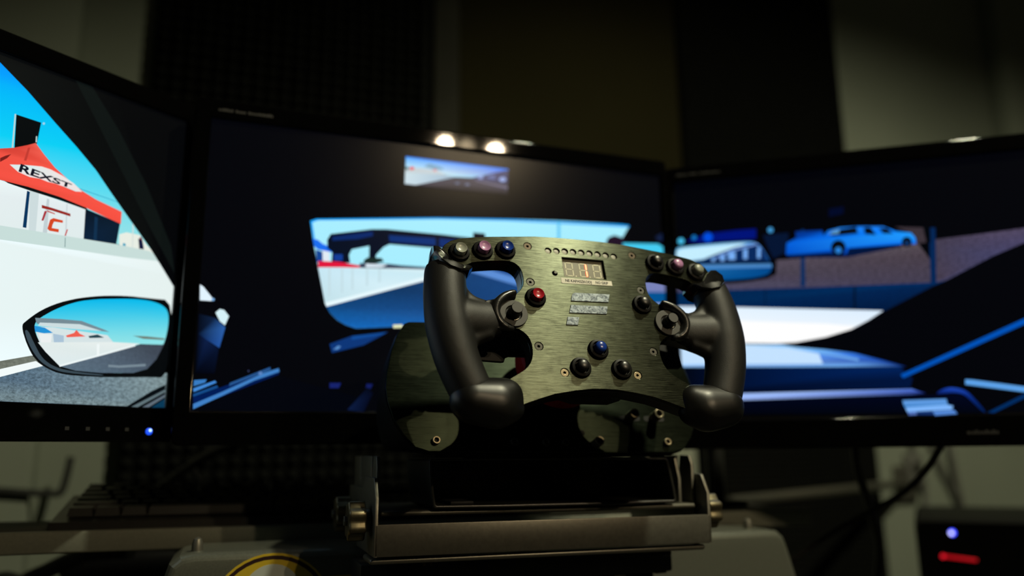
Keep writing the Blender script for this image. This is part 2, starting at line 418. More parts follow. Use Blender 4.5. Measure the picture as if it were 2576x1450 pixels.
# ------------------------------------------------------------------ monitors
# the pictures on the three screens: outline (tenths of mm from the screen's lower left corner), colours, grain
PICTURE = {
 'L': [
  ([(0,2866),(5017,2866),(5052,2866),(0,2586)],[(0,105,255),(0,105,255),(0,125,255),(0,125,255)],0),
  ([(0,2586),(5052,2866),(5083,2866),(0,2299)],[(0,125,255),(0,125,255),(0,160,255),(0,160,255)],0),
  ([(0,2299),(5083,2866),(5095,2730),(0,2015)],[(0,160,255),(0,160,255),(0,188,250),(0,188,250)],0),
  ([(0,2015),(5095,2730),(5095,2360),(0,1734)],[(0,188,250),(0,188,250),(10,208,246),(10,208,246)],0),
  ([(0,1734),(5095,2360),(5095,1993),(0,1455)],[(10,208,246),(10,208,246),(95,220,240),(95,220,240)],0),
  ([(0,1455),(5095,1993),(5095,1512),(0,1087)],[(95,220,240),(95,220,240),(160,228,230),(160,228,230)],0),
  ([(3537,2374),(3737,2373),(3723,2182),(3720,2117),(3555,2064)],[(6,10,12)],0),
  ([(3524,2374),(3533,2071),(3545,2074),(3536,2377)],[(185,215,215)],0),
  ([(3768,2375),(3767,2369),(3764,2364),(3759,2361),(3755,2361),(3751,2364),(3749,2368),(3750,2374),(3753,2379),(3757,2382),(3762,2383),(3766,2380)],[(170,215,235)],0),
  ([(3709,2239),(3711,2186),(3721,2188),(3718,2242)],[(200,220,215)],0),
  ([(4512,1557),(4577,1591),(4710,1594),(4768,1530),(4877,1444),(4882,1387),(4529,1373)],[(232,238,228)],0),
  ([(4553,1483),(4579,1485),(4582,1455),(4555,1453)],[(60,160,190)],0),
  ([(4628,1698),(4642,1453),(4654,1455),(4639,1701)],[(215,225,220)],0),
  ([(4697,1560),(4737,1558),(4762,1466),(4714,1464)],[(20,25,60)],0),
  ([(4712,1579),(4732,1576),(4734,1553),(4714,1552)],[(130,40,50)],0),
  ([(4114,1882),(4483,1851),(4484,1856),(4115,1887)],[(20,150,190)],0),
  ([(0,1796),(3477,1781),(4188,1713),(4199,1428),(3521,1385),(0,1332)],[(240,250,250),(236,248,248),(226,236,238),(224,236,236),(228,240,240),(240,250,250)],0),
  ([(3710,1761),(3785,1750),(3794,1418),(3738,1415)],[(205,220,222)],0),
  ([(3853,1723),(3873,1721),(3885,1414),(3849,1413)],[(195,208,212)],0),
  ([(4017,1720),(4027,1719),(4048,1416),(4034,1416)],[(205,216,220)],0),
  ([(3689,1748),(3712,1744),(3717,1431),(3689,1431)],[(6,52,92)],0),
  ([(4184,1716),(4509,1662),(4491,1451),(4194,1441)],[(8,22,36),(12,30,48),(10,30,50),(10,34,60)],0),
  ([(4271,1668),(4301,1664),(4310,1456),(4281,1453)],[(16,48,78)],0),
  ([(3491,1789),(3688,1790),(3947,1770),(4179,1736),(4210,1708),(4181,1711),(3951,1738),(3692,1756),(3538,1771)],[(10,16,18)],0),
  ([(3817,1657),(3899,1653),(4059,1640),(4062,1616),(3902,1629),(3820,1630)],[(150,40,34)],0),
  ([(3845,1611),(3864,1613),(3844,1524),(3828,1523)],[(170,50,60)],0),
  ([(3863,1623),(3930,1612),(3931,1601),(3865,1609)],[(200,110,105)],0),
  ([(3897,1547),(3922,1567),(4002,1565),(4004,1544),(3931,1538),(3921,1507),(3918,1478),(3977,1481),(3977,1453),(3901,1450),(3883,1463)],[(214,72,36)],0),
  ([(4043,1497),(4053,1495),(4039,1435),(4029,1436)],[(200,70,70)],0),
  ([(0,1915),(3448,2043),(3548,2082),(3650,2139),(3713,2179),(3787,2103),(3889,2012),(4012,1936),(4141,1870),(4267,1826),(4514,1773),(4517,1656),(4370,1686),(4179,1729),(3948,1766),(3689,1783),(3477,1781),(0,1765)],[(200,60,50),(215,66,54),(215,66,54),(220,72,58),(235,100,85),(245,95,80),(245,85,70),(250,85,70),(250,85,70),(250,85,70),(250,85,70),(245,80,65),(245,80,65),(245,80,65),(245,80,65),(235,78,62),(235,75,60),(225,70,60)],0),
  ([(3457,1963),(3495,1996),(3535,2022),(3509,1979),(3460,1930)],[(120,30,28)],0),
  ([(3656,2118),(3674,2124),(3656,2001),(3637,1999)],[(195,60,50)],0),
  ([(3533,1931),(3641,1961),(3782,1990),(3858,1985),(3962,1958),(4062,1917),(4141,1862),(4083,1850),(3978,1865),(3903,1872),(3844,1869),(3778,1879),(3698,1870),(3602,1887)],[(215,240,240),(215,240,240),(240,228,226),(240,228,226),(240,228,226),(240,228,226),(240,228,226),(205,240,240),(205,240,240),(238,226,226),(238,226,226),(238,226,226),(238,226,226),(238,226,226)],0),
  ([(0,1378),(3518,1406),(4187,1443),(4494,1459),(4822,1462),(4963,1403),(4895,1381),(4586,1351),(4024,1319),(3532,1288),(0,1255)],[(200,222,218)],0),
  ([(4034,1420),(4039,1336),(4046,1337),(4040,1421)],[(120,150,150)],0),
  ([(0,1255),(3531,1291),(4024,1322),(4586,1354),(5006,1392),(5095,1267),(5095,866),(4909,611),(3858,378),(3640,314),(0,219)],[(236,252,255),(238,252,255),(238,252,254),(236,248,248),(232,244,242),(230,242,240),(230,242,240),(234,247,248),(237,252,254),(238,252,255),(236,252,255)],0),
  ([(0,204),(3639,317),(3873,383),(3940,340),(3648,239),(0,130)],[(112,118,108)],0.5),
  ([(0,136),(3653,192),(3957,304),(4273,301),(5095,332),(5095,9),(3676,0),(0,0)],[(72,92,112),(80,104,124),(92,116,132),(104,126,138),(128,148,152),(122,142,146),(70,92,112),(60,80,100)],1.0),
  ([(0,136),(3646,254),(3909,341),(3969,306),(3653,192),(0,66)],[(242,250,250)],0),
  ([(3775,629),(3781,640),(3794,655),(3812,675),(3836,700),(3867,730),(3901,759),(3939,787),(3981,814),(4026,839),(4075,863),(4128,885),(4183,906),(4243,925),(4305,942),(4370,958),(4437,972),(4508,984),(4576,994),(4640,1001),(4701,1007),(4758,1009),(4818,1013),(4881,1016),(4947,1020),(5016,1025),(5068,981),(5095,888),(5095,748),(5095,561),(5095,422),(5078,330),(5038,284),(4987,283),(4939,281),(4895,279),(4854,276),(4816,273),(4765,269),(4700,264),(4623,259),(4533,253),(4450,249),(4372,247),(4300,246),(4233,246),(4175,248),(4125,253),(4084,260),(4052,269),(4021,281),(3991,294),(3963,310),(3936,329),(3912,349),(3889,372),(3869,397),(3851,425),(3834,455),(3817,487),(3802,522),(3787,558),(3778,588),(3774,612)],[(7,10,12)],0),
  ([(3801,584),(3809,587),(3818,582),(3830,569),(3843,549),(3858,521),(3875,493),(3892,465),(3910,436),(3928,408),(3950,382),(3973,359),(4000,340),(4029,323),(4061,310),(4096,299),(4135,291),(4177,286),(4224,281),(4275,278),(4331,276),(4392,274),(4439,273),(4470,271),(4486,268),(4486,266),(4471,264),(4440,262),(4393,262),(4332,261),(4276,262),(4225,263),(4179,265),(4137,268),(4098,274),(4060,284),(4024,296),(3991,313),(3960,332),(3931,355),(3905,382),(3882,411),(3861,441),(3842,472),(3825,503),(3811,534),(3803,558),(3799,574)],[(58,74,84)],0),
  ([(3886,679),(3904,698),(3926,718),(3953,739),(3984,763),(4020,788),(4059,812),(4101,836),(4146,858),(4194,879),(4251,899),(4319,917),(4396,935),(4485,950),(4567,964),(4642,975),(4710,983),(4771,988),(4826,990),(4876,989),(4919,984),(4957,977),(4988,967),(5014,954),(5034,939),(5047,922),(5057,900),(5064,875),(5068,845),(5069,812),(5068,777),(5065,741),(5060,704),(5054,666),(5044,627),(5033,588),(5018,550),(5001,511),(4983,476),(4964,444),(4943,416),(4922,391),(4898,369),(4870,351),(4840,336),(4806,324),(4763,314),(4709,305),(4646,298),(4574,293),(4506,289),(4441,287),(4380,286),(4322,287),(4270,289),(4225,293),(4185,299),(4151,306),(4117,319),(4085,337),(4053,360),(4022,388),(3993,416),(3966,445),(3942,474),(3920,504),(3901,533),(3887,561),(3876,587),(3869,613),(3868,637),(3874,659)],[(82,209,234),(75,207,234),(68,204,234),(60,202,234),(51,199,235),(42,197,235),(34,195,235),(27,193,235),(21,191,236),(15,189,236),(10,187,236),(6,185,236),(4,185,237),(3,185,237),(3,185,237),(3,185,237),(4,185,237),(6,185,237),(8,186,236),(12,187,236),(16,189,236),(21,191,236),(27,193,235),(33,195,235),(40,197,235),(48,199,235),(57,201,234),(67,204,234),(79,208,233),(92,212,233),(104,215,232),(115,219,232),(125,222,232),(135,225,232),(142,227,232),(147,229,232),(150,230,232),(150,230,232),(150,230,232),(150,230,232),(150,230,232),(150,230,232),(150,230,232),(150,230,232),(150,230,232),(150,230,232),(150,230,232),(150,230,232),(150,230,232),(150,230,232),(150,230,232),(150,230,232),(150,230,232),(150,230,232),(150,230,232),(150,230,232),(150,230,232),(150,230,232),(150,230,232),(150,230,232),(150,230,232),(150,230,232),(149,229,232),(148,229,232),(147,228,232),(145,227,232),(140,226,232),(133,224,232),(124,221,232),(112,217,232),(101,214,233),(91,211,233)],0),
  ([(3865,695),(4063,712),(4248,719),(4455,668),(4504,652),(4203,651),(3882,648)],[(118,140,150)],0),
  ([(3906,661),(4234,689),(4431,654),(4171,640),(3894,633)],[(205,222,225)],0),
  ([(3872,623),(4012,634),(4205,630),(4488,622),(4549,564),(3924,490),(3896,547)],[(214,228,230)],0),
  ([(3866,629),(3949,623),(4020,588),(3947,576),(3877,581)],[(36,146,215)],0),
  ([(4127,577),(4194,608),(4211,638),(4242,607),(4296,589),(4138,564)],[(240,95,80)],0),
  ([(4319,595),(4398,618),(4461,597),(4331,579)],[(40,70,80)],0),
  ([(3907,568),(4012,573),(4012,506),(3934,491)],[(236,240,240)],0),
  ([(4021,581),(4110,575),(4116,518),(4035,509)],[(170,195,215)],0),
  ([(4722,645),(4866,654),(5044,656),(5037,640),(4829,628)],[(112,124,112)],0),
  ([(3908,495),(4530,566),(4805,581),(4433,443),(4100,317),(3976,423)],[(226,236,234),(232,240,238),(228,238,236),(222,234,234),(222,236,238),(226,236,236)],0),
  ([(4101,314),(4434,432),(4806,577),(5021,593),(5044,606),(4976,453),(4890,353),(4757,307),(4468,285),(4236,288)],[(92,112,128),(84,100,116),(66,76,88),(62,70,82),(62,70,82),(66,76,90),(74,88,104),(78,96,112),(80,98,116),(88,108,124)],0.25),
  ([(4103,309),(4437,431),(4760,553),(4753,570),(4430,447),(4097,325)],[(236,246,246)],0),
  ([(4521,342),(4625,343),(4875,378),(4872,400),(4623,364),(4521,363)],[(120,138,150)],0),
  ([(4399,534),(4424,537),(4430,435),(4410,430)],[(240,248,248)],0),
  ([(4717,0),(4950,152),(5089,224),(5095,9)],[(8,14,18)],0),
  ([(4769,3),(5093,179),(5091,153),(4830,2)],[(96,114,120)],0),
  ([(4876,4),(5093,131),(5091,105),(4939,6)],[(96,110,122)],0),
  ([(4963,4),(5092,90),(5095,9)],[(10,58,88)],0),
  ([(0,2866),(3367,2771),(3600,2610),(3847,2412),(4053,2252),(4241,2093),(4385,1937),(4588,1727),(4820,1491),(4966,1321),(5095,1165),(5095,2866),(4374,2866)],[(13,16,16),(13,16,16),(13,16,16),(13,16,16),(10,13,13),(10,13,13),(10,13,13),(10,13,13),(10,13,13),(5,6,8),(5,6,8),(5,6,8),(5,6,8)],0),
  ([(3981,2861),(4133,2860),(4420,2533),(4739,2079),(5035,1556),(5095,1294),(4817,1665),(4542,2062),(4234,2506)],[(14,20,19)],0),
 ],
 'C': [
  ([(0,2866),(5095,2866),(5046,0),(0,0)],[(3,4,9)],0),
  ([(990,1905),(1048,1932),(1881,2021),(2313,2067),(3114,2129),(3738,2169),(4558,2202),(4653,2198),(4550,2034),(4664,1660),(4900,1108),(3682,923),(2322,871),(1838,861),(1480,829),(1378,858),(1290,905),(1214,977),(1174,1051),(1078,1468),(1035,1652)],[(168,238,255)],0),
  ([(990,1905),(1048,1932),(1881,2021),(2313,2067),(3114,2129),(4558,2202),(4653,2198),(4647,2178),(3110,2108),(2313,2049),(1881,2003),(1066,1916),(1012,1890),(1042,1727),(1032,1685)],[(20,165,255)],0),
  ([(1018,1725),(1074,1713),(1122,1676),(1266,1630),(1276,1581),(1196,1599),(1077,1614),(1037,1644)],[(28,110,240)],0),
  ([(1054,1612),(1125,1593),(1129,1487),(1071,1482)],[(20,70,150)],0),
  ([(1121,1609),(1192,1599),(1196,1492),(1129,1487)],[(225,235,245)],0),
  ([(1164,1721),(1197,1786),(1612,1875),(1766,1889),(2358,1886),(2898,1871),(2897,1665),(2359,1728),(1802,1729),(1741,1694),(1664,1603),(1659,1477),(1593,1472),(1592,1694),(1414,1642),(1388,1581),(1402,1499),(1216,1485),(1220,1601),(1171,1634)],[(4,14,34)],0),
  ([(1214,1759),(1625,1850),(1626,1803),(1472,1756),(1216,1717)],[(8,40,104)],0),
  ([(1792,1827),(2297,1837),(2298,1758),(1802,1759)],[(8,48,116)],0),
  ([(2337,1840),(2670,1834),(2670,1745),(2337,1752)],[(6,44,112)],0),
  ([(1236,1577),(1324,1584),(1326,1518),(1239,1511)],[(16,60,150)],0),
  ([(1539,1539),(1579,1571),(1723,1574),(1748,1542),(1666,1515),(1540,1509)],[(24,44,40)],0),
  ([(2716,1940),(2853,1939),(2861,1868),(2716,1864)],[(10,14,28)],0),
  ([(3724,2167),(3758,2170),(3750,1871),(3716,1868)],[(90,195,245)],0),
  ([(4334,1962),(4367,2027),(4447,2063),(4551,2043),(4625,1944),(4727,1856),(4307,1822)],[(34,18,38)],0),
  ([(1499,1506),(1786,1520),(1932,1514),(2317,1516),(2317,1499),(1501,1448)],[(60,70,92)],0),
  ([(1560,1503),(1786,1511),(1725,1477),(1561,1465)],[(220,235,245)],0),
  ([(1082,1495),(1279,1502),(1500,1481),(1500,1457),(1084,1426)],[(226,22,62)],0),
  ([(1084,1430),(1320,1447),(1602,1460),(1891,1477),(2361,1498),(2361,1442),(1812,1265),(1168,1055)],[(200,232,245),(216,242,250),(205,232,240),(220,244,250),(205,236,245),(205,236,245),(214,240,248),(196,226,234)],0),
  ([(1186,1425),(1206,1427),(1216,1146),(1196,1137)],[(196,222,230)],0),
  ([(1313,1435),(1332,1436),(1340,1190),(1321,1181)],[(196,222,230)],0),
  ([(1416,1442),(1436,1444),(1443,1226),(1423,1217)],[(196,222,230)],0),
  ([(1565,1453),(1586,1454),(1590,1278),(1570,1269)],[(196,222,230)],0),
  ([(1692,1462),(1713,1464),(1716,1323),(1695,1313)],[(196,222,230)],0),
  ([(1172,1047),(1812,1257),(2361,1451),(2361,1494),(3316,1653),(4507,1649),(4900,1108),(3682,923),(2322,871),(1838,861),(1480,829),(1378,858),(1290,905),(1214,977)],[(16,70,126),(14,54,98),(18,62,112),(18,60,110),(40,90,160),(40,90,160),(30,80,150),(34,100,180),(22,104,186),(22,106,190),(22,104,186),(20,100,180),(18,92,166),(16,84,150)],0.25),
  ([(1167,1075),(1811,1282),(2361,1468),(2361,1425),(1812,1244),(1181,1035)],[(232,250,255)],0),
  ([(2648,1506),(2919,1534),(3313,1446),(3311,1365)],[(92,142,214)],0),
  ([(2919,1534),(3316,1635),(3313,1455)],[(28,72,140)],0),
  ([(3313,1473),(4903,1155),(4893,968),(3304,897)],[(30,92,170)],0),
  ([(1852,883),(1951,891),(1960,859),(1861,850)],[(235,238,190)],0),
  ([(4553,1976),(5031,2007),(5095,1975),(5095,1644),(4612,1656)],[(70,205,242)],0),
  ([(4505,1601),(5095,1644),(5095,1426),(4495,1389)],[(120,130,184)],0),
  ([(4495,1389),(5095,1426),(5087,1288),(4489,1254)],[(0,82,146)],0),
  ([(4489,1254),(5087,1288),(5077,1117),(4482,1087)],[(165,185,232)],0),
  ([(4998,2092),(5095,2144),(5095,2045),(5033,2046)],[(18,32,66)],0),
  ([(1225,663),(1444,753),(1801,807),(1699,745),(1560,664),(1251,575)],[(12,54,120)],0),
  ([(1261,609),(1307,650),(1338,643),(1308,611)],[(86,140,200)],0),
  ([(1445,751),(1801,807),(1740,776),(1438,711)],[(16,74,150)],0),
  ([(0,1184),(32,1163),(116,1061),(111,1030),(9,1032)],[(226,244,255)],0),
  ([(138,1047),(137,1039),(132,1033),(125,1031),(118,1033),(112,1038),(110,1045),(111,1053),(116,1059),(123,1062),(130,1060),(136,1055)],[(120,170,220)],0),
  ([(153,922),(189,958),(229,950),(275,893),(244,804),(197,840)],[(214,242,248)],0),
  ([(7,903),(149,872),(249,785),(208,587),(92,658),(12,715)],[(4,10,24),(14,34,66),(44,96,170),(34,82,160),(18,44,96),(4,10,26)],0),
  ([(12,715),(92,658),(202,579),(181,348),(15,344)],[(4,10,26),(12,30,70),(6,18,46),(2,6,20),(1,4,14)],0),
  ([(6,281),(115,291),(103,261),(6,226)],[(56,124,196)],0),
  ([(4,205),(188,281),(203,263),(10,172)],[(66,138,218)],0),
  ([(7,154),(208,238),(220,216),(9,128)],[(20,76,140)],0),
  ([(9,125),(292,239),(749,400),(759,354),(19,31)],[(0,28,86)],0),
  ([(16,16),(13,63),(260,180),(606,358),(753,411),(761,377),(537,289),(263,143)],[(64,128,198)],0),
  ([(313,232),(319,262),(675,420),(680,394)],[(38,86,146)],0),
  ([(606,358),(604,349),(597,342),(589,339),(579,341),(572,348),(570,357),(571,367),(578,374),(587,376),(596,374),(603,367)],[(90,130,190)],0),
  ([(486,378),(485,374),(483,371),(479,370),(475,371),(473,374),(472,377),(472,381),(475,384),(478,385),(482,384),(485,381)],[(60,70,110)],0),
  ([(770,278),(865,284),(875,239),(772,233)],[(18,24,92)],0),
  ([(1238,280),(1349,282),(1328,231),(1240,230)],[(22,34,108)],0),
  ([(1600,280),(1663,277),(1641,229),(1593,240)],[(18,28,92)],0),
  ([(1416,20),(1613,244),(1666,186),(1580,0)],[(12,28,66),(3,8,24),(4,8,28),(3,10,34)],0),
  ([(63,35),(752,343),(1517,145),(1405,5),(411,0)],[(2,4,12)],0),
  ([(1958,2717),(3133,2715),(3118,2413),(1951,2410)],[(66,62,76)],0),
  ([(1958,2717),(3133,2715),(3125,2676),(2703,2561),(2516,2548),(2264,2573),(1957,2581)],[(60,165,255),(60,120,240),(70,110,225),(160,215,245),(170,225,250),(205,235,245),(190,235,250)],0),
  ([(1958,2717),(3133,2715),(3130,2695),(1957,2702)],[(26,130,250)],0),
  ([(1953,2562),(2132,2575),(2309,2564),(2516,2548),(2047,2399),(1951,2406)],[(205,225,232),(215,232,238),(200,220,232),(150,180,205),(205,225,235),(205,225,235)],0),
  ([(1957,2599),(2131,2602),(2309,2605),(2398,2561),(2088,2543),(1954,2535)],[(196,208,214)],0),
  ([(2053,2592),(2049,2583),(2040,2575),(2027,2571),(2014,2572),(2004,2577),(2001,2586),(2004,2595),(2013,2603),(2026,2607),(2039,2606),(2049,2601)],[(232,60,66)],0),
  ([(2304,2605),(2301,2595),(2293,2588),(2282,2584),(2271,2585),(2263,2591),(2260,2599),(2263,2609),(2271,2616),(2282,2620),(2293,2619),(2301,2613)],[(225,150,160)],0),
  ([(1992,2585),(1990,2576),(1983,2568),(1975,2565),(1966,2566),(1960,2572),(1957,2581),(1959,2590),(1966,2597),(1974,2601),(1983,2599),(1989,2594)],[(30,90,90)],0),
  ([(2158,2623),(2219,2667),(2362,2639),(2380,2614),(2264,2609)],[(120,165,195)],0),
  ([(2703,2561),(3126,2704),(3124,2545),(2763,2540)],[(66,68,108)],0),
  ([(2837,2586),(2833,2574),(2821,2564),(2805,2559),(2788,2560),(2776,2567),(2772,2578),(2777,2590),(2788,2600),(2805,2605),(2821,2604),(2833,2597)],[(140,160,215)],0),
  ([(3105,2589),(3099,2575),(3084,2562),(3062,2556),(3041,2558),(3026,2566),(3020,2579),(3026,2594),(3041,2606),(3063,2612),(3084,2611),(3100,2603)],[(150,170,225)],0),
  ([(2879,2600),(2973,2630),(2973,2574),(2893,2574)],[(96,108,160)],0),
  ([(2717,2544),(3123,2507),(3123,2479),(2763,2526)],[(110,105,128)],0),
  ([(2561,2480),(2558,2473),(2548,2467),(2534,2463),(2520,2464),(2511,2468),(2507,2474),(2510,2481),(2520,2487),(2534,2491),(2548,2490),(2558,2487)],[(100,108,135)],0),
  ([(2675,2475),(2672,2465),(2661,2457),(2648,2453),(2634,2454),(2624,2460),(2620,2469),(2624,2478),(2634,2486),(2648,2490),(2662,2489),(2672,2484)],[(110,118,148)],0),
  ([(1951,2406),(3118,2409),(3118,2469),(2516,2466),(2047,2395)],[(30,27,28),(26,24,28),(58,54,66),(58,54,64),(52,48,56)],0),
 ],
 'R': [
  ([(28,2866),(5095,2866),(5095,0),(0,74)],[(2,3,8)],0),
  ([(127,2130),(386,2202),(707,2214),(941,2213),(933,2098),(424,2072)],[(0,18,120)],0),
  ([(443,2153),(434,2125),(413,2105),(385,2099),(358,2109),(339,2132),(333,2162),(342,2191),(364,2211),(392,2216),(419,2206),(438,2183)],[(0,78,225)],0),
  ([(109,2132),(103,2112),(88,2099),(69,2095),(51,2102),(38,2118),(34,2138),(40,2157),(55,2170),(73,2174),(92,2167),(105,2152)],[(70,190,235)],0),
  ([(255,2164),(250,2150),(239,2140),(225,2137),(212,2142),(202,2154),(199,2169),(204,2183),(215,2193),(229,2196),(242,2191),(252,2179)],[(20,120,200)],0),
  ([(1130,2182),(1125,2166),(1112,2155),(1097,2151),(1082,2157),(1071,2170),(1068,2188),(1074,2204),(1086,2215),(1102,2218),(1117,2213),(1127,2199)],[(64,150,210)],0),
  ([(1011,2130),(1294,2135),(1276,1912),(1105,1845),(1050,1992)],[(4,20,50)],0),
  ([(576,1588),(1021,1605),(1125,1655),(1138,1819),(1558,1820),(2189,1878),(2645,1892),(2712,1768),(2867,1456),(2776,1440),(1417,1476),(586,1498),(0,1513),(0,1628)],[(76,72,92),(72,64,83),(73,66,80),(83,74,87),(89,80,92),(89,80,90),(86,76,84),(73,63,73),(67,61,80),(64,60,80),(73,59,77),(67,56,79),(76,72,100),(88,80,108)],0.9),
  ([(2427,2108),(2713,2074),(2727,1903),(2625,1893),(2624,1962),(2586,2025)],[(59,50,57)],0.6),
  ([(2766,1891),(2814,1928),(3246,1951),(3697,1984),(5095,2022),(5095,1979),(3676,1821),(3355,1696),(2867,1456),(2717,1444)],[(67,60,77),(67,60,77),(78,69,92),(78,69,92),(78,69,92),(72,67,100),(72,67,100),(67,66,100),(67,66,100),(70,60,74)],0.9),
  ([(0,1513),(584,1502),(1414,1476),(2777,1445),(2877,1460),(2741,1407),(2226,1158),(672,1290),(0,1346)],[(0,43,86),(0,38,83),(0,38,84),(0,43,93),(6,47,100),(1,34,79),(0,24,61),(0,34,79),(0,41,84)],0.35),
  ([(1937,1451),(1913,1199),(1934,1197),(1957,1450)],[(1,14,36)],0),
  ([(983,1477),(969,1282),(982,1281),(996,1476)],[(0,24,57)],0),
  ([(1435,2161),(1474,2157),(1428,1485),(1376,1488)],[(6,44,92)],0),
  ([(2773,2069),(2836,2063),(2780,1440),(2721,1444)],[(3,37,83)],0),
  ([(2714,2087),(2786,2081),(2770,1891),(2729,1921)],[(1,4,10)],0),
  ([(1247,1877),(1267,2013),(1375,2066),(1373,2142),(1662,2132),(1673,2065),(1725,2122),(1855,2148),(2057,2145),(2305,2123),(2437,2053),(2586,2025),(2624,1962),(2625,1893),(2468,1901),(1926,1899),(1898,1831),(1724,1863),(1303,1868)],[(0,80,200),(4,96,220),(2,60,160),(0,50,140),(0,56,150),(4,100,225),(20,120,235),(40,140,240),(20,120,240),(30,130,250),(10,130,255),(30,155,255),(30,150,255),(4,110,240),(4,100,235),(0,90,225),(0,60,160),(0,60,160),(0,60,150)],0),
  ([(1247,1877),(1303,1868),(1723,1859),(1898,1831),(1925,1894),(2467,1897),(2465,1870),(1895,1794),(1279,1832)],[(0,20,60)],0),
  ([(1738,2069),(1836,2126),(2028,2141),(2037,2062),(1792,2055)],[(6,14,26)],0),
  ([(2104,2127),(2177,2125),(2226,2028),(2111,2051)],[(4,10,20)],0),
  ([(2259,2113),(2348,2096),(2403,2031),(2301,2040)],[(6,16,30)],0),
  ([(1726,2079),(1781,2122),(1849,2130),(1836,2079)],[(90,150,200)],0),
  ([(1897,1910),(1883,1867),(1851,1837),(1810,1829),(1771,1844),(1744,1878),(1738,1923),(1752,1966),(1784,1996),(1825,2005),(1864,1990),(1890,1955)],[(4,8,16)],0),
  ([(1848,1882),(1842,1863),(1829,1851),(1811,1847),(1795,1853),(1784,1868),(1781,1887),(1787,1905),(1801,1918),(1818,1921),(1834,1915),(1845,1900)],[(40,130,220)],0),
  ([(2583,1920),(2573,1891),(2552,1871),(2525,1865),(2500,1875),(2483,1898),(2479,1928),(2489,1957),(2510,1977),(2537,1983),(2563,1973),(2579,1950)],[(4,10,18)],0),
  ([(2550,1909),(2546,1897),(2538,1890),(2527,1888),(2518,1891),(2511,1900),(2510,1912),(2513,1923),(2522,1931),(2532,1933),(2542,1929),(2548,1920)],[(16,60,120)],0),
  ([(1756,2380),(1916,2394),(1908,2309),(1748,2286)],[(0,8,40)],0),
  ([(13,2064),(24,2076),(84,2085),(191,2091),(346,2096),(547,2098),(704,2097),(819,2093),(893,2087),(926,2079),(955,2065),(982,2047),(1005,2023),(1025,1995),(1045,1963),(1064,1927),(1082,1887),(1100,1843),(1113,1804),(1123,1770),(1128,1742),(1130,1718),(1125,1695),(1116,1674),(1100,1655),(1079,1636),(1043,1620),(993,1606),(928,1595),(848,1587),(741,1581),(608,1579),(448,1580),(259,1584),(118,1615),(25,1674),(0,1761),(0,1875),(0,1964),(3,2027)],[(2,3,8)],0),
  ([(17,2041),(26,2050),(84,2057),(190,2063),(344,2067),(545,2069),(700,2068),(812,2065),(881,2059),(907,2051),(931,2039),(951,2024),(969,2005),(984,1982),(1000,1955),(1016,1923),(1034,1887),(1052,1847),(1065,1812),(1074,1782),(1079,1756),(1080,1736),(1076,1716),(1068,1699),(1056,1682),(1040,1667),(1010,1653),(966,1642),(908,1633),(836,1626),(736,1623),(609,1622),(452,1624),(267,1630),(127,1658),(35,1709),(0,1783),(0,1880),(2,1956),(9,2009)],[(112,199,250),(127,205,250),(136,208,250),(140,210,250),(138,209,250),(130,205,250),(123,199,248),(115,191,246),(108,180,242),(100,168,237),(93,156,231),(85,145,223),(78,135,215),(70,125,205),(61,115,194),(50,105,182),(37,95,170),(22,85,158),(11,77,149),(3,72,143),(0,70,140),(0,70,140),(0,71,140),(0,72,140),(0,73,141),(0,74,143),(0,75,144),(0,76,146),(0,77,147),(0,79,148),(0,80,149),(1,82,149),(3,83,150),(5,84,150),(12,91,156),(24,105,168),(40,125,187),(60,151,212),(78,172,231),(96,188,243)],0),
  ([(14,2016),(76,2041),(741,2051),(830,2039),(462,1942),(322,1895),(6,1870)],[(196,238,255)],0),
  ([(321,1885),(462,1942),(693,2011),(920,2041),(1001,1939),(1046,1826),(681,1820),(0,1861)],[(8,40,92)],0),
  ([(414,1898),(455,1904),(452,1856),(411,1859)],[(120,175,245)],0),
  ([(516,1933),(567,1939),(561,1853),(511,1856)],[(120,175,245)],0),
  ([(608,1950),(690,1954),(683,1858),(602,1864)],[(120,175,245)],0),
  ([(781,1975),(826,1981),(818,1857),(773,1861)],[(120,175,245)],0),
  ([(938,1982),(974,1989),(964,1856),(929,1858)],[(120,175,245)],0),
  ([(463,1895),(694,1973),(943,2020),(940,2039),(689,1992),(457,1913)],[(120,160,230)],0),
  ([(0,1846),(1082,1780),(1083,1738),(0,1788)],[(74,136,200)],0),
  ([(0,1885),(1072,1819),(1078,1781),(0,1846)],[(2,18,44)],0),
  ([(0,1344),(672,1292),(2215,1163),(2055,1065),(1868,972),(1589,897),(1278,854),(1077,849),(732,870),(0,915)],[(214,236,255),(226,242,255),(220,238,255),(228,242,255),(246,250,255),(252,254,255),(255,255,255),(255,255,255),(255,255,255),(255,255,255)],0),
  ([(0,1207),(723,1128),(1619,1048),(1905,1002),(1868,972),(1589,897),(1278,854),(1077,849),(0,915)],[(255,255,255)],0),
  ([(0,890),(731,856),(1123,833),(1274,799),(1577,758),(1874,705),(2157,615),(2383,536),(1659,560),(0,625)],[(176,212,255),(190,225,255),(150,205,255),(150,205,255),(110,180,250),(50,120,230),(10,66,170),(0,36,110),(120,184,250),(150,200,255)],0),
  ([(0,848),(747,832),(1176,794),(1507,717),(1539,600),(0,653)],[(196,226,255)],0),
  ([(1505,713),(1708,669),(1908,616),(1915,642),(1715,694),(1511,739)],[(110,170,235)],0),
  ([(0,620),(2313,539),(2433,410),(2399,308),(0,313)],[(0,4,16),(0,34,92),(0,20,60),(0,20,60),(0,4,18)],0),
  ([(0,308),(662,298),(1554,296),(2413,295),(2481,267),(2548,244),(2407,236),(1548,231),(657,225),(0,231)],[(160,192,255),(160,192,255),(160,192,255),(92,130,220),(50,80,180),(8,20,80),(70,110,210),(165,192,250),(165,192,250),(165,192,250)],0),
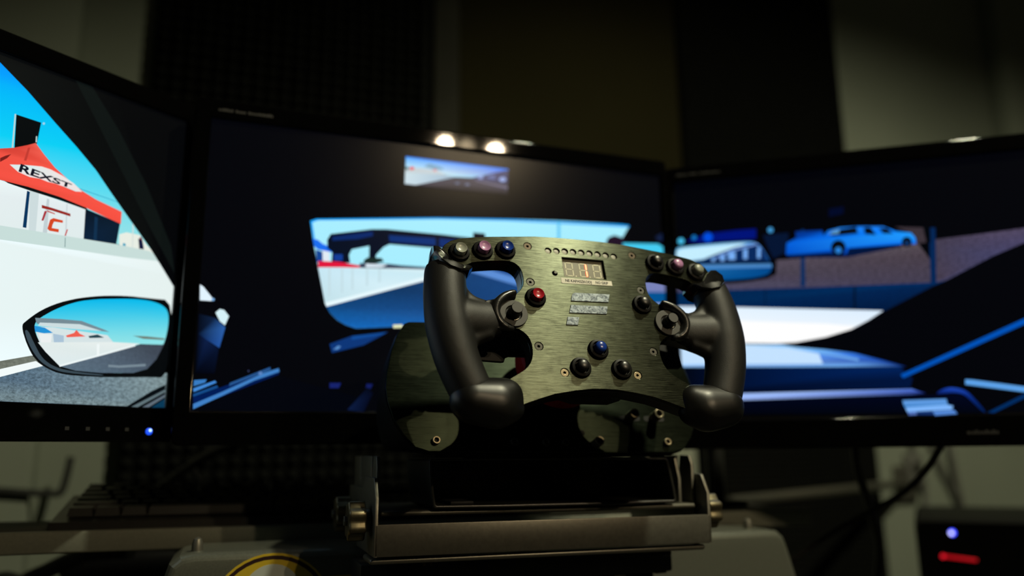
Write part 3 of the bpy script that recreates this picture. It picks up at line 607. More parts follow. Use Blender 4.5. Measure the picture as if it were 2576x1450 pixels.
  ([(0,222),(656,216),(2406,223),(2892,225),(3056,21),(0,68)],[(0,4,22),(0,4,24),(0,4,26),(0,5,30),(0,3,14),(0,2,10)],0),
  ([(2316,452),(2339,413),(3564,936),(5095,1150),(5095,1201),(3572,999)],[(0,82,184)],0),
  ([(2940,379),(3004,373),(3482,286),(5095,203),(5095,142),(3474,228),(2934,325)],[(92,160,230)],0),
  ([(2661,253),(2679,266),(2700,277),(2722,286),(2746,292),(2771,297),(2798,298),(2826,295),(2856,289),(2888,280),(2916,267),(2940,250),(2962,230),(2980,207),(2999,180),(3020,151),(3043,118),(3066,82),(3082,55),(3090,36),(3091,26),(3083,24),(3069,32),(3050,51),(3025,81),(2994,121),(2967,155),(2945,181),(2927,201),(2913,214),(2897,225),(2879,232),(2859,238),(2836,241),(2813,242),(2789,242),(2765,241),(2740,239),(2716,237),(2695,235),(2676,234),(2658,234),(2650,237),(2651,243)],[(10,35,113),(14,45,135),(18,54,154),(22,62,169),(27,69,180),(32,75,188),(35,78,191),(35,78,190),(32,75,185),(27,69,175),(23,63,165),(19,57,155),(15,52,145),(12,47,135),(9,43,125),(7,39,115),(5,35,105),(3,33,95),(1,31,86),(0,29,80),(0,28,75),(0,27,73),(0,27,74),(0,27,78),(1,29,85),(3,31,95),(5,34,104),(7,36,112),(9,39,120),(11,41,128),(13,45,136),(16,49,145),(20,55,155),(24,61,165),(25,63,168),(25,61,164),(22,56,153),(17,48,135),(13,41,120),(9,35,108),(7,30,98),(5,26,90),(5,25,90),(7,28,98)],0),
  ([(3110,28),(3472,208),(5095,446),(5095,389),(3466,163),(3168,19)],[(0,44,98)],0),
  ([(2307,175),(2734,180),(2742,116),(2316,115)],[(92,152,222)],0),
  ([(2317,119),(2758,120),(2771,103),(2322,98)],[(0,108,186)],0),
  ([(2327,102),(2735,117),(2794,103),(2775,65),(2567,58),(2341,51)],[(126,182,250)],0),
  ([(2345,51),(2431,53),(2435,19),(2353,17)],[(84,116,190)],0),
  ([(2590,53),(2797,61),(2823,19),(2608,7)],[(84,136,216)],0),
  ([(2431,53),(2590,57),(2601,15),(2447,19)],[(20,50,110)],0),
 ],
}
LETTERING = {'L': [('REXST', (3605, 1894), (4040, 1867), (3616, 1964), (18, 22, 36))], 'C': [], 'R': []}

SW, SH = 0.5095, 0.2866
def wordmark(mb, x, z, y, widths, h):
    """small print too blurred to read: a row of little strokes"""
    for w in widths:
        if w < 0: x += -w; continue
        mb.box(x, x + w * .75, y - .0002, y, z, z + h * random.choice((0.7, 0.7, 1.0))); x += w
    return mb

def monitor(key, x, y, yaw, z, side_l, side_r, top, bot, label):
    M = Matrix.Translation((x, y, z + HC)) @ Matrix.Rotation(yaw, 4, 'Z') @ Matrix.Translation((SW / 2, 0, 0))
    root = thing('monitor', label, 'monitor', M, 'three monitors around the steering wheel')
    a, b = -SW / 2, SW / 2
    outer = rrect(a - side_l, b + side_r, -bot, SH + top, 0.006)
    inner = [(a, 0), (a, SH), (b, SH), (b, 0)]
    MB().shape([outer, inner], -0.012, 0.0045, 0.0022, XZ, res=6).build('bezel', m_bez, root, smooth=0)
    MB().box(a + .012, b - .012, 0.0122, 0.040, -bot + .012, SH + top - .012, 0.006).build('rear_housing', m_house, root)
    scr = MB().box(a - .001, b + .001, 0.0002, 0.008, -.001, SH + .001).build('screen', m_panel, root)
    # the lit picture
    vs, fs, cols, gr = [], [], [], []
    for k, (pts, cs, g) in enumerate(PICTURE[key]):
        n0 = len(vs)
        tri = tessellate_polygon([[Vector((p[0], p[1], 0)) for p in pts]])
        for i, p in enumerate(pts):
            vs.append((a + p[0] * 1e-4, -k * 6e-6, p[1] * 1e-4))
            cols.append(s2l(cs[i] if len(cs) > 1 else cs[0])); gr.append(g)
        fs += [tuple(n0 + i for i in t) for t in tri]
    k = len(PICTURE[key])
    for (txt, p0, p1, p2, c) in LETTERING[key]:
        me = letters(txt, bold=0.03)
        xs = [v.co.x for v in me.vertices]; ys = [v.co.y for v in me.vertices]; X0, X1, Y1 = min(xs), max(xs), max(ys)
        n0 = len(vs)
        for v in me.vertices:
            s, t = (v.co.x - X0) / (X1 - X0), v.co.y / Y1
            q = [p0[i] + s * (p1[i] - p0[i]) + t * (1 - .45 * s) * (p2[i] - p0[i]) for i in (0, 1)]
            vs.append((a + q[0] * 1e-4, -(k + 1) * 6e-6, q[1] * 1e-4)); cols.append(s2l(c)); gr.append(0)
        fs += [tuple(n0 + i for i in f.vertices) for f in me.polygons]
        bpy.data.meshes.remove(me)
    me = bpy.data.meshes.new('picture'); me.from_pydata(vs, [], fs); me.materials.append(m_scr)
    at1 = me.attributes.new('shown', 'FLOAT_COLOR', 'POINT'); at1.data.foreach_set('color', [q for c in cols for q in (*c, 1.0)])
    at2 = me.attributes.new('grain', 'FLOAT', 'POINT'); at2.data.foreach_set('value', gr)
    po = bpy.data.objects.new('picture', me); COL.objects.link(po); po.parent = scr
    # small print at the top left of the frame
    wordmark(MB(), a + .006, SH + top * .38, -.0046, [.002] * 7 + [-.002] + [.002] * 5 + [-.002] + [.002] * 12, .0028).build('small_print', m_print, root)
    return root, M, a, b

LX = (-.6066, .3211, .9893, .0439); CX = (-.2949, .7311, .3688, .0405); RXm = (.1965, .9206, -.2627, .0325)
r1, M1, a, b = monitor('L', *LX, .016, .0155, .0185, .031, 'black widescreen monitor at the left edge showing a red tent and a wing mirror')
MB().lathe([(.0031, 0), (.0031, .0012), (.0020, .0016)], M=Matrix.Translation((b - .0165, -.0044, -.0215)) @ Matrix.Rotation(PI / 2, 4, 'X')).build('power_light', glow('blue_led', (0.012, 0.09, 1.0), 1.0), r1)
MB().lathe([(.0014, 0), (.0014, .0004)], M=Matrix.Translation((b - .0160, -.0060, -.0205)) @ Matrix.Rotation(PI / 2, 4, 'X')).build('power_light_core', glow('blue_led_core', (0.35, 0.55, 1.0), 2.2), r1)
for k in range(4):
    MB().box(b - .092 + k * .0175, b - .0885 + k * .0175, -.0049, -.0046, -.0215, -.0185).build('touch_mark', m_print, r1)
r2, M2, a, b = monitor('C', *CX, .0155, .008, .0185, .031, 'black widescreen monitor behind the steering wheel showing a road through a windscreen')
MB().tube([(-.02, .04, .12), (-.02, .085, .12)], .018).build('neck', m_house, r2)
r3, M3, a, b = monitor('R', *RXm, .0075, .016, .0185, .032, 'black widescreen monitor at the right edge showing a blue pickup truck')
wordmark(MB(), .0235 + .01, -.0195, -.0046, [.0046] + [.0032] * 8, .0042).build('maker_mark', m_print, r3)

# ------------------------------------------------------------------ shelf behind the stand, with its keyboard
sh = thing('shelf', 'long grey metal-edged shelf running behind the wheel stand', 'shelf', at(RIGT, (0.16, 0.92, -0.07)))
B0 = (0.16, 0.92, -0.07)
def part(mb, name, m, root, B, **k): return mb.build(name, m, root, origin=B, **k)
part(MB().box(-.36, .677, .848, .995, -.0755, -.070, .001), 'board', m_brown, sh, B0)
part(MB().box(-.362, .679, .838, .848, -.0885, -.0690, .0022, seg=3), 'front_edge', m_shelf, sh, B0)
for lx in (-.34, .20, .52): part(MB().box(lx - .014, lx + .014, .93, .958, -HC + .005, -.0755, .002), 'leg', m_dsteel, sh, B0)

kb = thing('keyboard', 'black full-size keyboard lying on the grey shelf left of the wheel', 'keyboard', at(RIGT, (0.06, 0.92, -0.070)))
KB = (0.06, 0.92, -0.070)
kx0, kx1, ky0, ky1 = -.158, .300, .853, .988
prof = [(ky0, -.0698), (ky1, -.0698), (ky1, -.0440), (ky1 - .02, -.0430), (ky0 + .022, -.0600), (ky0 + .004, -.0625)]
part(MB().add(flat([prof], kx0, kx1, .002), YZ), 'case', m_key, kb, KB)
def zk(y): return -.0600 + (y - ky0 - .022) / (ky1 - .042 - ky0) * .0170
def key(x, y, w, d):
    z = zk(y + d / 2); h = .008; t = .0018
    vs = [(x, y, z), (x + w, y, z), (x + w, y + d, z + .002), (x, y + d, z + .002), (x + t, y + t * .6, z + h), (x + w - t, y + t * .6, z + h), (x + w - t, y + d - t, z + h + .0015), (x + t, y + d - t, z + h + .0015)]
    part(MB().raw(vs, [(0, 1, 5, 4), (1, 2, 6, 5), (2, 3, 7, 6), (3, 0, 4, 7), (4, 5, 6, 7), (3, 2, 1, 0)]), 'key', m_key, kb, KB, smooth=0)
u = .0188
rows = [[1.25, 1.25, 1.25, 6.3, 1.25, 1.25, 1.25, 1.25], [2.25] + [1] * 10 + [2.75], [1.75] + [1] * 11 + [2.25], [1.5] + [1] * 12 + [1.5], [1] * 13 + [2]]
for ri, row in enumerate(rows):
    x = kx0 + .012; y = ky0 + .020 + ri * .0195
    for w in row:
        key(x, y, w * u - .001, .0178); x += w * u
for ri in range(5):
    for k in range(3):
        if ri == 2: continue
        key(kx0 + .302 + k * u, ky0 + .020 + ri * .0195, u - .001, .0178)
    for k in range(4): key(kx0 + .368 + k * u, ky0 + .020 + ri * .0195, u - .001, .0178)
for k in range(12): key(kx0 + .012 + k * .0235, ky0 + .1195, u - .001, .0120)

# supports of the centre and right monitors stand on the shelf
def support(p_mon, foot, label, name):
    B = Vector((foot[0], foot[1], -.070)); root = thing(name, label, 'monitor arm', at(RIGT, B))
    inv = RIGT.inverted(); q = inv @ Vector(p_mon)
    part(MB().box(B.x - .03, B.x + .03, B.y - .028, B.y + .028, -.0698, -.062, .002), 'foot_plate', m_dsteel, root, B)
    part(MB().tube([(B.x, B.y, -.062), (B.x, B.y, q.z)], .012), 'post', m_dsteel, root, B)
    part(MB().tube([(B.x, B.y, q.z - .01), q], .010), 'arm', m_dsteel, root, B)
support(M2 @ Vector((0, .0415, .12)), (.335, .945), 'dark steel monitor arm on the shelf behind the centre monitor', 'monitor_mount')
support(M3 @ Vector((-.12, .0415, .12)), (.615, .945), 'dark steel monitor arm on the shelf behind the right monitor', 'monitor_mount')
# the left monitor stands on a floor post
pl = M1 @ Vector((0, .0415, .12)); pb = M1 @ Vector((0, .12, .12))
lp = thing('monitor_post', 'dark steel floor post carrying the left monitor', 'monitor arm', Matrix.Translation((pb.x, pb.y, 0)))
O = Vector((pb.x, pb.y, 0))
MB().lathe([(.13, .004), (.13, .012), (.03, .02)]).build('foot_plate', m_dsteel, lp)
MB().tube([(0, 0, .015), (0, 0, pb.z)], .018).build('post', m_dsteel, lp)
MB().tube([(0, 0, pb.z - .015), pl - O], .012).build('arm', m_dsteel, lp)

# ------------------------------------------------------------------ steering stand (grey console, dark box, legs)
SB = (0.26, 0.79, -HC)
st = thing('wheel_stand', 'silver-grey steering stand with a wide rounded console below the wheel', 'wheel stand', at(RIG, SB))
prof = [(-.062, -.30), (-.060, -.150), (-.049, -.098), (-.046, -.088), (-.038, -.0815), (-.026, -.0795), (.546, -.0840), (.558, -.0860), (.565, -.092), (.569, -.102), (.583, -.150), (.59, -.30)]
part(MB().shape([[(p[0], p[1] + .0) for p in prof]], -.830, -.742, .009, XZ, res=5), 'console', m_grey, st, SB)
part(MB().box(.104, .396, .690, .7415, -.1110, -.0895, .002), 'lower_box', m_dsteel, st, SB)
part(MB().box(.112, .388, .712, .7415, -.24, -.1112, .002), 'box_skirt', m_black, st, SB)
for fx in (.255, .335, .378): part(MB().box(fx, fx + .012, .6905, .708, -.1125, -.1108, .0006), 'box_clip', m_steel, st, SB)
for px in (-.025, .532): part(MB().lathe([(.0048, 0), (.0046, .006), (.0034, .0095), (.0012, .011)], M=Matrix.Translation((px, .762, -.0795 - (px + .025) * .0079))), 'pin', m_steel, st, SB)
part(MB().box(.235, .285, .765, .815, -HC + .02, -.30, .004), 'post', m_grey, st, SB)
part(MB().box(.02, .50, .74, .84, -HC + .001, -HC + .03, .006), 'foot', m_grey, st, SB)
# round sticker on the console
def xzdisc(cx, cz, r, y, t=.0003, n=40): return MB().shape([circ(cx, cz, r, n)], -y, -y + t, 0, XZ)
sk = part(xzdisc(.037, -.134, .0515, .7419), 'round_sticker', m_yel, st, SB); sk['label'] = 'round yellow sticker with a maroon ring and a grey-white centre'
for nm, r, cz, m, dy in (('ring', .0495, -.134, m_dred, .0003), ('yellow_field', .0463, -.134, m_yel, .0006), ('white_field', .0240, -.1155, m_wht, .0009), ('dark_dot', .0070, -.1085, m_ink, .0012)):
    o = xzdisc(.037, cz, r, .7419 - dy).build(nm, m, sk, origin=SB)
o = MB().shape([rrect(.080, .110, -.150, -.1040, .004)], -.7414, -.7411, 0, XZ).build('tab_border', m_yel, sk, origin=SB)
o = MB().shape([rrect(.078, .1085, -.150, -.1055, .004)], -.7411, -.7408, 0, XZ).build('tab', m_ink, sk, origin=SB)

# ------------------------------------------------------------------ steel clamp bracket
BB = (0.26, 0.70, -0.085)
br = thing('mounting_bracket', 'satin steel tilt bracket with side ears and lobed knobs under the wheel base', 'bracket', at(RIGT, BB))
x0, x1 = .108, .4125
part(MB().box(x0, x1, .645, .648, -.0805, -.0558, .0009), 'front_lip', m_steel, br, BB)
part(MB().box(x0 - .002, x1 - .004, .650, .688, -.0868, -.0820, .0022, seg=3), 'bottom_plate', m_steel, br, BB)
ear = [(.645, -.0805), (.645, -.0365), (.6545, -.0205), (.664, -.0200), (.700, -.0200), (.712, -.030), (.795, -.030), (.795, -.0750), (.740, -.0750), (.738, -.0805)]
inn = [(.664, -.0815), (.664, -.0120), (.668, -.0035), (.684, -.0030), (.6875, -.020), (.6905, -.026), (.6935, -.020), (.6905, -.0030), (.745, -.0030), (.747, -.020), (.7495, -.026), (.752, -.020), (.7505, -.0030), (.790, -.0030), (.790, -.0750), (.740, -.0750), (.738, -.0815)]
for s, xe in ((-1, x0), (1, x1)):
    e0, e1 = (xe, xe + .003) if s < 0 else (xe - .003, xe)
    part(MB().add(flat([ear], e0, e1, .0006), YZ), 'side_ear', m_steel, br, BB)
    i0, i1 = (xe + .0036, xe + .0066) if s < 0 else (xe - .0066, xe - .0036)
    part(MB().add(flat([inn], i0, i1, .0006), YZ), 'inner_ear', m_steel, br, BB)
    for ky, kr in ((.668, .0145), (.750, .0145)):
        def lobed(r, h): return [(r * (1 + .10 * math.cos(7 * t)) * math.cos(t), r * (1 + .10 * math.cos(7 * t)) * math.sin(t)) for t in [2 * PI * i / 56 for i in range(56)]]
        kc = Matrix.Translation((0, ky, -.054))
        xa = xe + s * .0005
        ext = -.0055 if s > 0 else -.0060
        a0, a1 = sorted((xa + s * (.010 + ext), xa + s * (.024 + ext)))
        part(MB().add(flat([lobed(kr, 0)], a0, a1, .0018), kc @ YZ), 'knob', m_brass, br, BB)
        a0, a1 = sorted((xa, xa + s * (.010 + ext)))
        part(MB().add(flat([circ(0, 0, .009, 20)], a0, a1, .0004), kc @ YZ), 'washer', m_steel, br, BB)
        a0, a1 = sorted((xa + s * (.024 + ext), xa + s * (.0265 + ext)))
        part(MB().add(flat([circ(0, 0, .0042, 6)], a0, a1, .0003), kc @ YZ), 'stud', m_steel, br, BB)
part(MB().box(x0 + .0068, x1 - .0068, .658, .780, -.0510, -.0465, .0021, seg=3), 'tray', m_steel, br, BB)
part(MB().add(flat([[(.662, -.0455), (.676, -.0455), (.676, -.012), (.6705, -.0060), (.668, -.0060), (.662, -.0245)]], .3905, .3935, .0005), YZ), 'angled_tab', m_steel, br, BB)
part(MB().lathe([(.009, -.0920), (.010, -.0905), (.010, -.0868)], M=Matrix.Translation((.372, .668, 0))), 'rubber_foot', m_black, br, BB)
part(MB().lathe([(.004, -.0905), (.004, -.0868)], M=Matrix.Translation((.155, .662, 0))), 'bolt', m_bolt2, br, BB)

# black open frame the base stands on
FB = (0.267, 0.70, -0.0462)
fr = thing('base_frame', 'black hollow box frame between the steel bracket and the wheel base', 'frame', at(RIGT, FB))
o1 = [(.1545, -.0045), (.3730, -.0045), (.3765, -.0080), (.3835, -.0420), (.3815, -.0460), (.1590, -.0460), (.1560, -.0435), (.1520, -.0080)]
i1 = [(.1560, -.0068), (.3720, -.0068), (.3742, -.0090), (.3805, -.0415), (.3790, -.0432), (.1605, -.0432), (.1585, -.0415), (.1548, -.0090)]
part(MB().shape([smoothc(o1, 1), smoothc(i1, 1)], -.745, -.653, .0010, XZ), 'shell', m_frame, fr, FB)
part(MB().box(.160, .379, .738, .742, -.0435, -.0060), 'back_panel', m_black, fr, FB)
part(MB().box(.158, .374, .656, .742, -.0045, -.0016), 'pad', m_black, fr, FB)
part(MB().box(.172, .192, .656, .70, -.0430, -.0400, .0008), 'clip', m_black, fr, FB)

# ------------------------------------------------------------------ wheel base
wb = thing('force_feedback_unit', 'black wheel base unit with a dull green brushed face plate behind the steering wheel', 'wheel motor', WHEEL)
half = [(0, 66), (60, 66), (110, 65.2), (126, 64.4), (130, 62.5), (136.8, 52), (142.5, 36), (147, 14), (148.2, 1), (146.8, -11.4), (142.3, -27), (134.5, -40.6), (125, -51.0), (114, -54.5), (60, -55), (0, -55)]
face = mmx(half + [(-x, y) for x, y in half[::-1][1:-1]])
MB().shape([face, mmx(circ(0, 15.5, 30))], -.1095, -.105, .0006).build('face_plate', m_alu2, wb)
def ring_at(k, yb, z):
    out = []
    for (x, y) in face:
        y2 = y if y > 0 else y * k + 0
        out.append((x * (1 - (1 - k) * .25), max(y2, yb), z))
    return out
vs, fs = [], []
zs = [(-.1096, 1.0, -.055), (-.1130, 1.004, -.0545), (-.150, 1.0, -.0395), (-.178, .97, -.030), (-.188, .90, -.0270)]
for z, k, yb in zs:
    for (x, y) in face: vs.append((x * k, max(y * (1 if y < 0 else k), yb), z))
n = len(face)
for i in range(len(zs) - 1):
    for k in range(n): fs.append((i * n + k, i * n + (k + 1) % n, (i + 1) * n + (k + 1) % n, (i + 1) * n + k))
fs.append(tuple(range(n))); fs.append(tuple(range((len(zs) - 1) * n, len(zs) * n)))
MB().raw(vs, fs).build('body', m_house, wb, smooth=50)
def ringbolt(x, y, r, L, m, nm='bolt', ri=.55):
    MB().shape([mmx(circ(x, y, r)), mmx(circ(x, y, r * ri, 12))], -.105, -.105 + L, .0004).build(nm, m, wb)
    MB().shape([mmx(circ(x, y, r * ri * 1.02, 12))], -.1049, -.105 + L * .35, 0).build('bolt_socket', m_black, wb)
for x in (-107.8, 107.4): ringbolt(x, -45.8, 3.4, .004, m_bolt)
for x, y in ((-39.5, -46), (-10.5, -46.5), (7.7, -46.4)): ringbolt(x, y, 3.4, .003, m_bolt3)
ringbolt(36.5, -47.5, 4.2, .010, m_bolt, 'standoff', .62)
for x in (74.0, 98.8):
    MB().shape([mmx(rrect(x - 10, x + 11, -25.2, -20.2, 2.4))], -.105, -.10475, 0).build('slot', m_black, wb)
    ringbolt(x, -22.4, 4.6, .013, m_bolt, 'standoff', .60)
MB().shape([mmx(circ(25, -37.2, 2.6))], -.105, -.10475, 0).build('hole', m_black, wb)
MB().lathe([(.0285, -.150), (.0285, -.084)], M=Matrix.Translation((0, .0155, 0)), seg=40).build('shaft', m_black, wb)

# ------------------------------------------------------------------ steering wheel
sw = thing('steering_wheel', 'formula-style steering wheel with brushed metal plate, black grips and coloured buttons', 'steering wheel', WHEEL)
top = [(0, 96.3), (20, 96.1), (40, 95.3), (64, 92.6), (80, 90.8), (92, 89.1), (106, 86.4), (113.3, 83.4), (118.6, 79), (121.2, 74)]
side = [(123, 60), (121, 20), (116, -10), (108, -40), (100, -58), (80, -59), (66.5, -54.2), (54.3, -49.8), (41.3, -45.6), (24, -42.4), (10, -40.6), (0, -40.3)]
hl = top + side
outer = mmx(hl + [(-x, y) for x, y in hl[::-1][1:-1]])
uh = smoothc([(113, 58), (101.5, 61.8), (95.8, 65.2), (82, 67.6), (71, 69.0), (63, 68.4), (58, 65), (55.6, 60), (55.0, 52), (56.3, 46), (60.5, 40.4), (66.5, 36.2), (76, 31), (95, 27), (113, 32)], 1)
lh = smoothc([(66, 8.6), (58.4, 3.4), (55.2, -3), (54.9, -11.5), (56.8, -19.3), (61.5, -25.4), (68, -29.8), (77, -35), (82, -44), (100, -47), (110, -25), (112, -5), (95, 3), (76, 7.5)], 1)
flipx = lambda q: [(-x, y) for x, y in q]
BTN = [(-107, 72.7, 'grey', 0), (-87.4, 76.3, 'lilac', 0), (-67.9, 78.5, 'blue', 0), (67.9, 78.5, 'black', 1), (87.4, 76.3, 'lilac', 1), (107, 72.7, 'lgrey', 1),
       (-47, 36, 'red', 0), (47, 36, 'black', 1), (-17.4, -23.6, 'black', 1), (17.4, -23.6, 'black', 1), (0, -7.4, 'blue', 1)]
SCR = [(-47.8, 85, m_bolt2), (47.8, 85, m_bolt2), (-49.4, 50.6, m_bolt3), (49.4, 50.6, m_bolt3), (-49.3, -6.4, m_bolt3), (49.3, -6.4, m_bolt3), (-30.9, -27.7, m_bolt), (30.9, -27.7, m_bolt)]
LED = [(-30 + 7.5 * i, 82.35 + 0.95 * (1 - ((i - 4) / 4) ** 2)) for i in range(9)]
DISP = [(-18.7, 58.5), (18.9, 58.5), (19.0, 77.1), (-18.7, 77.0)]
holes = [mmx(uh), mmx(flipx(uh)), mmx(lh), mmx(flipx(lh)), mmx(DISP)]
holes += [mmx(circ(x, y, 3.45)) for x, y, m in SCR] + [mmx(circ(x, y, 2.75)) for x, y in LED]
holes += [mmx(circ(-27.1, 60.6, 2.2))]
MB().shape([outer] + holes, -.0042, 0, .0003, res=1).build('front_plate', m_alu, sw)
MB().shape([outer] + [mmx(uh), mmx(flipx(uh)), mmx(lh), mmx(flipx(lh))], -.0165, -.0045, .0008).build('rear_shell', m_satin, sw)

def button(x, y, col, dome):
    Mx = Matrix.Translation((x * .001, y * .001, 0))
    c = MB().lathe([(.0086, 0), (.0086, .0012), (.0078, .0030), (.0062, .0036), (.0057, .0033), (.0057, .0005)], seg=32, M=Mx).build('button', m_collar, sw)
    if dome: prof = [(.0046, .001), (.0046, .0068), (.0042, .0078), (.0030, .0085), (.0015, .0088), (.0002, .0089)]
    else: prof = [(.0048, .001), (.0048, .0079), (.0046, .0082), (.0043, .0081), (.0036, .0076), (.0024, .0072), (.0012, .0070), (.0002, .0070)]
    o = MB().lathe(prof, seg=32, M=Mx).build('button_cap', CAPS[col], c, smooth=38)
    o['label'] = {'grey': 'grey', 'lgrey': 'pale grey', 'lilac': 'lilac', 'blue': 'dark blue', 'red': 'red', 'black': 'black'}[col] + ' button cap'
for q in BTN: button(*q)
for x, y, m in SCR:
    MB().shape([mmx(circ(x, y, 3.25, 24)), mmx(circ(x, y, 1.15, 6))], -.0030, -.0004, .0002).build('screw', m, sw)
    MB().shape([mmx(circ(x, y, 1.2, 6))], -.0030, -.0024, 0).build('screw_socket', m_black, sw)
for x, y in LED:
    MB().lathe([(.0023, -.0042), (.0023, -.0013), (.0021, -.0011), (.0002, -.0010)], seg=18, M=Matrix.Translation((x * .001, y * .001, 0))).build('indicator_led', m_lens, sw)
MB().lathe([(.0016, -.004), (.0016, .0002), (.0012, .0008)], seg=16, M=Matrix.Translation((-.0266, .0611, 0))).build('pin_button', m_bolt3, sw)

# display with three seven-segment digits
dp = MB().box(-.0192, .0194, .0580, .0776, -.0044, -.0026, 0).build('display', m_disp, sw)
def segs(cx, cy, w, h, t):
    g = .35
    hs = lambda y: [(cx - w / 2 + t * .75 + g, y), (cx - w / 2 + t * 1.2 + g, y + t / 2), (cx + w / 2 - t * 1.2 - g, y + t / 2), (cx + w / 2 - t * .75 - g, y), (cx + w / 2 - t * 1.2 - g, y - t / 2), (cx - w / 2 + t * 1.2 + g, y - t / 2)]
    vsg = lambda x, ya, yb: [(x, ya + g), (x + t / 2, ya + g + t * .45), (x + t / 2, yb - g - t * .45), (x, yb - g), (x - t / 2, yb - g - t * .45), (x - t / 2, ya + g + t * .45)]
    xl, xr = cx - w / 2 + t / 2, cx + w / 2 - t / 2
    return {'a': hs(cy + h / 2 - t / 2), 'g': hs(cy), 'd': hs(cy - h / 2 + t / 2), 'f': vsg(xl, cy, cy + h / 2), 'e': vsg(xl, cy - h / 2, cy), 'b': vsg(xr, cy, cy + h / 2), 'c': vsg(xr, cy - h / 2, cy)}
for di, cx in enumerate((-12.3, 0.3, 12.8)):
    mb = MB()
    for k, p in segs(cx, 67.2, 7.0, 13.2, 0.9).items():
        if di == 1 and k in 'bc': continue
        mb.shape([mmx(p)], -.0026, -.00245)
    mb.shape([mmx(circ(cx + 5.3, 61.0, .65, 10))], -.0026, -.00245)
    mb.build('digit', m_seg, dp, smooth=0)
    if di == 1:
        for k in 'bc':
            p = segs(cx, 67.2, 7.4, 13.4, 1.9)[k]
            o = MB().shape([mmx(p)], -.0026, -.0023).build('lit_segment', m_lit, dp, smooth=0); o['label'] = 'glowing red segment of the figure one'
            MB().shape([mmx(segs(cx - .50, 67.2, 7.4, 12.8, .85)[k])], -.0023, -.00225).build('lit_core', m_lit2, dp, smooth=0)

# label strip and emblem
lb = MB().shape([mmx([(-22.4, 52.1), (-21.2, 51.7), (23.3, 52.6), (23.2, 57.1), (-22.2, 56.9)])], .0001, .00025).build('label_strip', m_label, sw, smooth=0)
def plate_text(s, x0, x1, y, h):
    me = letters(s, bold=0.03)
    xs = [v.co.x for v in me.vertices]; ys = [v.co.y for v in me.vertices]
    for v in me.vertices: v.co = Vector(((x0 + (v.co.x - min(xs)) / (max(xs) - min(xs)) * (x1 - x0)) * .001, (y + v.co.y / max(ys) * h) * .001, .0003))
    return MB().add(me).build('lettering', m_ink, lb, smooth=0)
plate_text('NE KAPASZKODJ', -18.8, 4.6, 53.25, 2.5)
plate_text('NO GRIP', 8.3, 19.6, 53.45, 2.5)
em = [[(-16.6, 35.4), (-15.6, 39.6), (-14.4, 42), (-12.2, 43.2), (19.1, 44.0), (16.6, 36.3)], [(-19.7, 24.3), (-17.5, 31.6), (15.2, 32.3), (13.2, 25.2)], [(-24, 13.3), (-21.7, 20.6), (-11.6, 20.7), (-13.9, 13.6)]]
for p in em: MB().shape([mmx(p)], 0, .0007, .0002, res=1).build('emblem_bar', m_flake, sw)

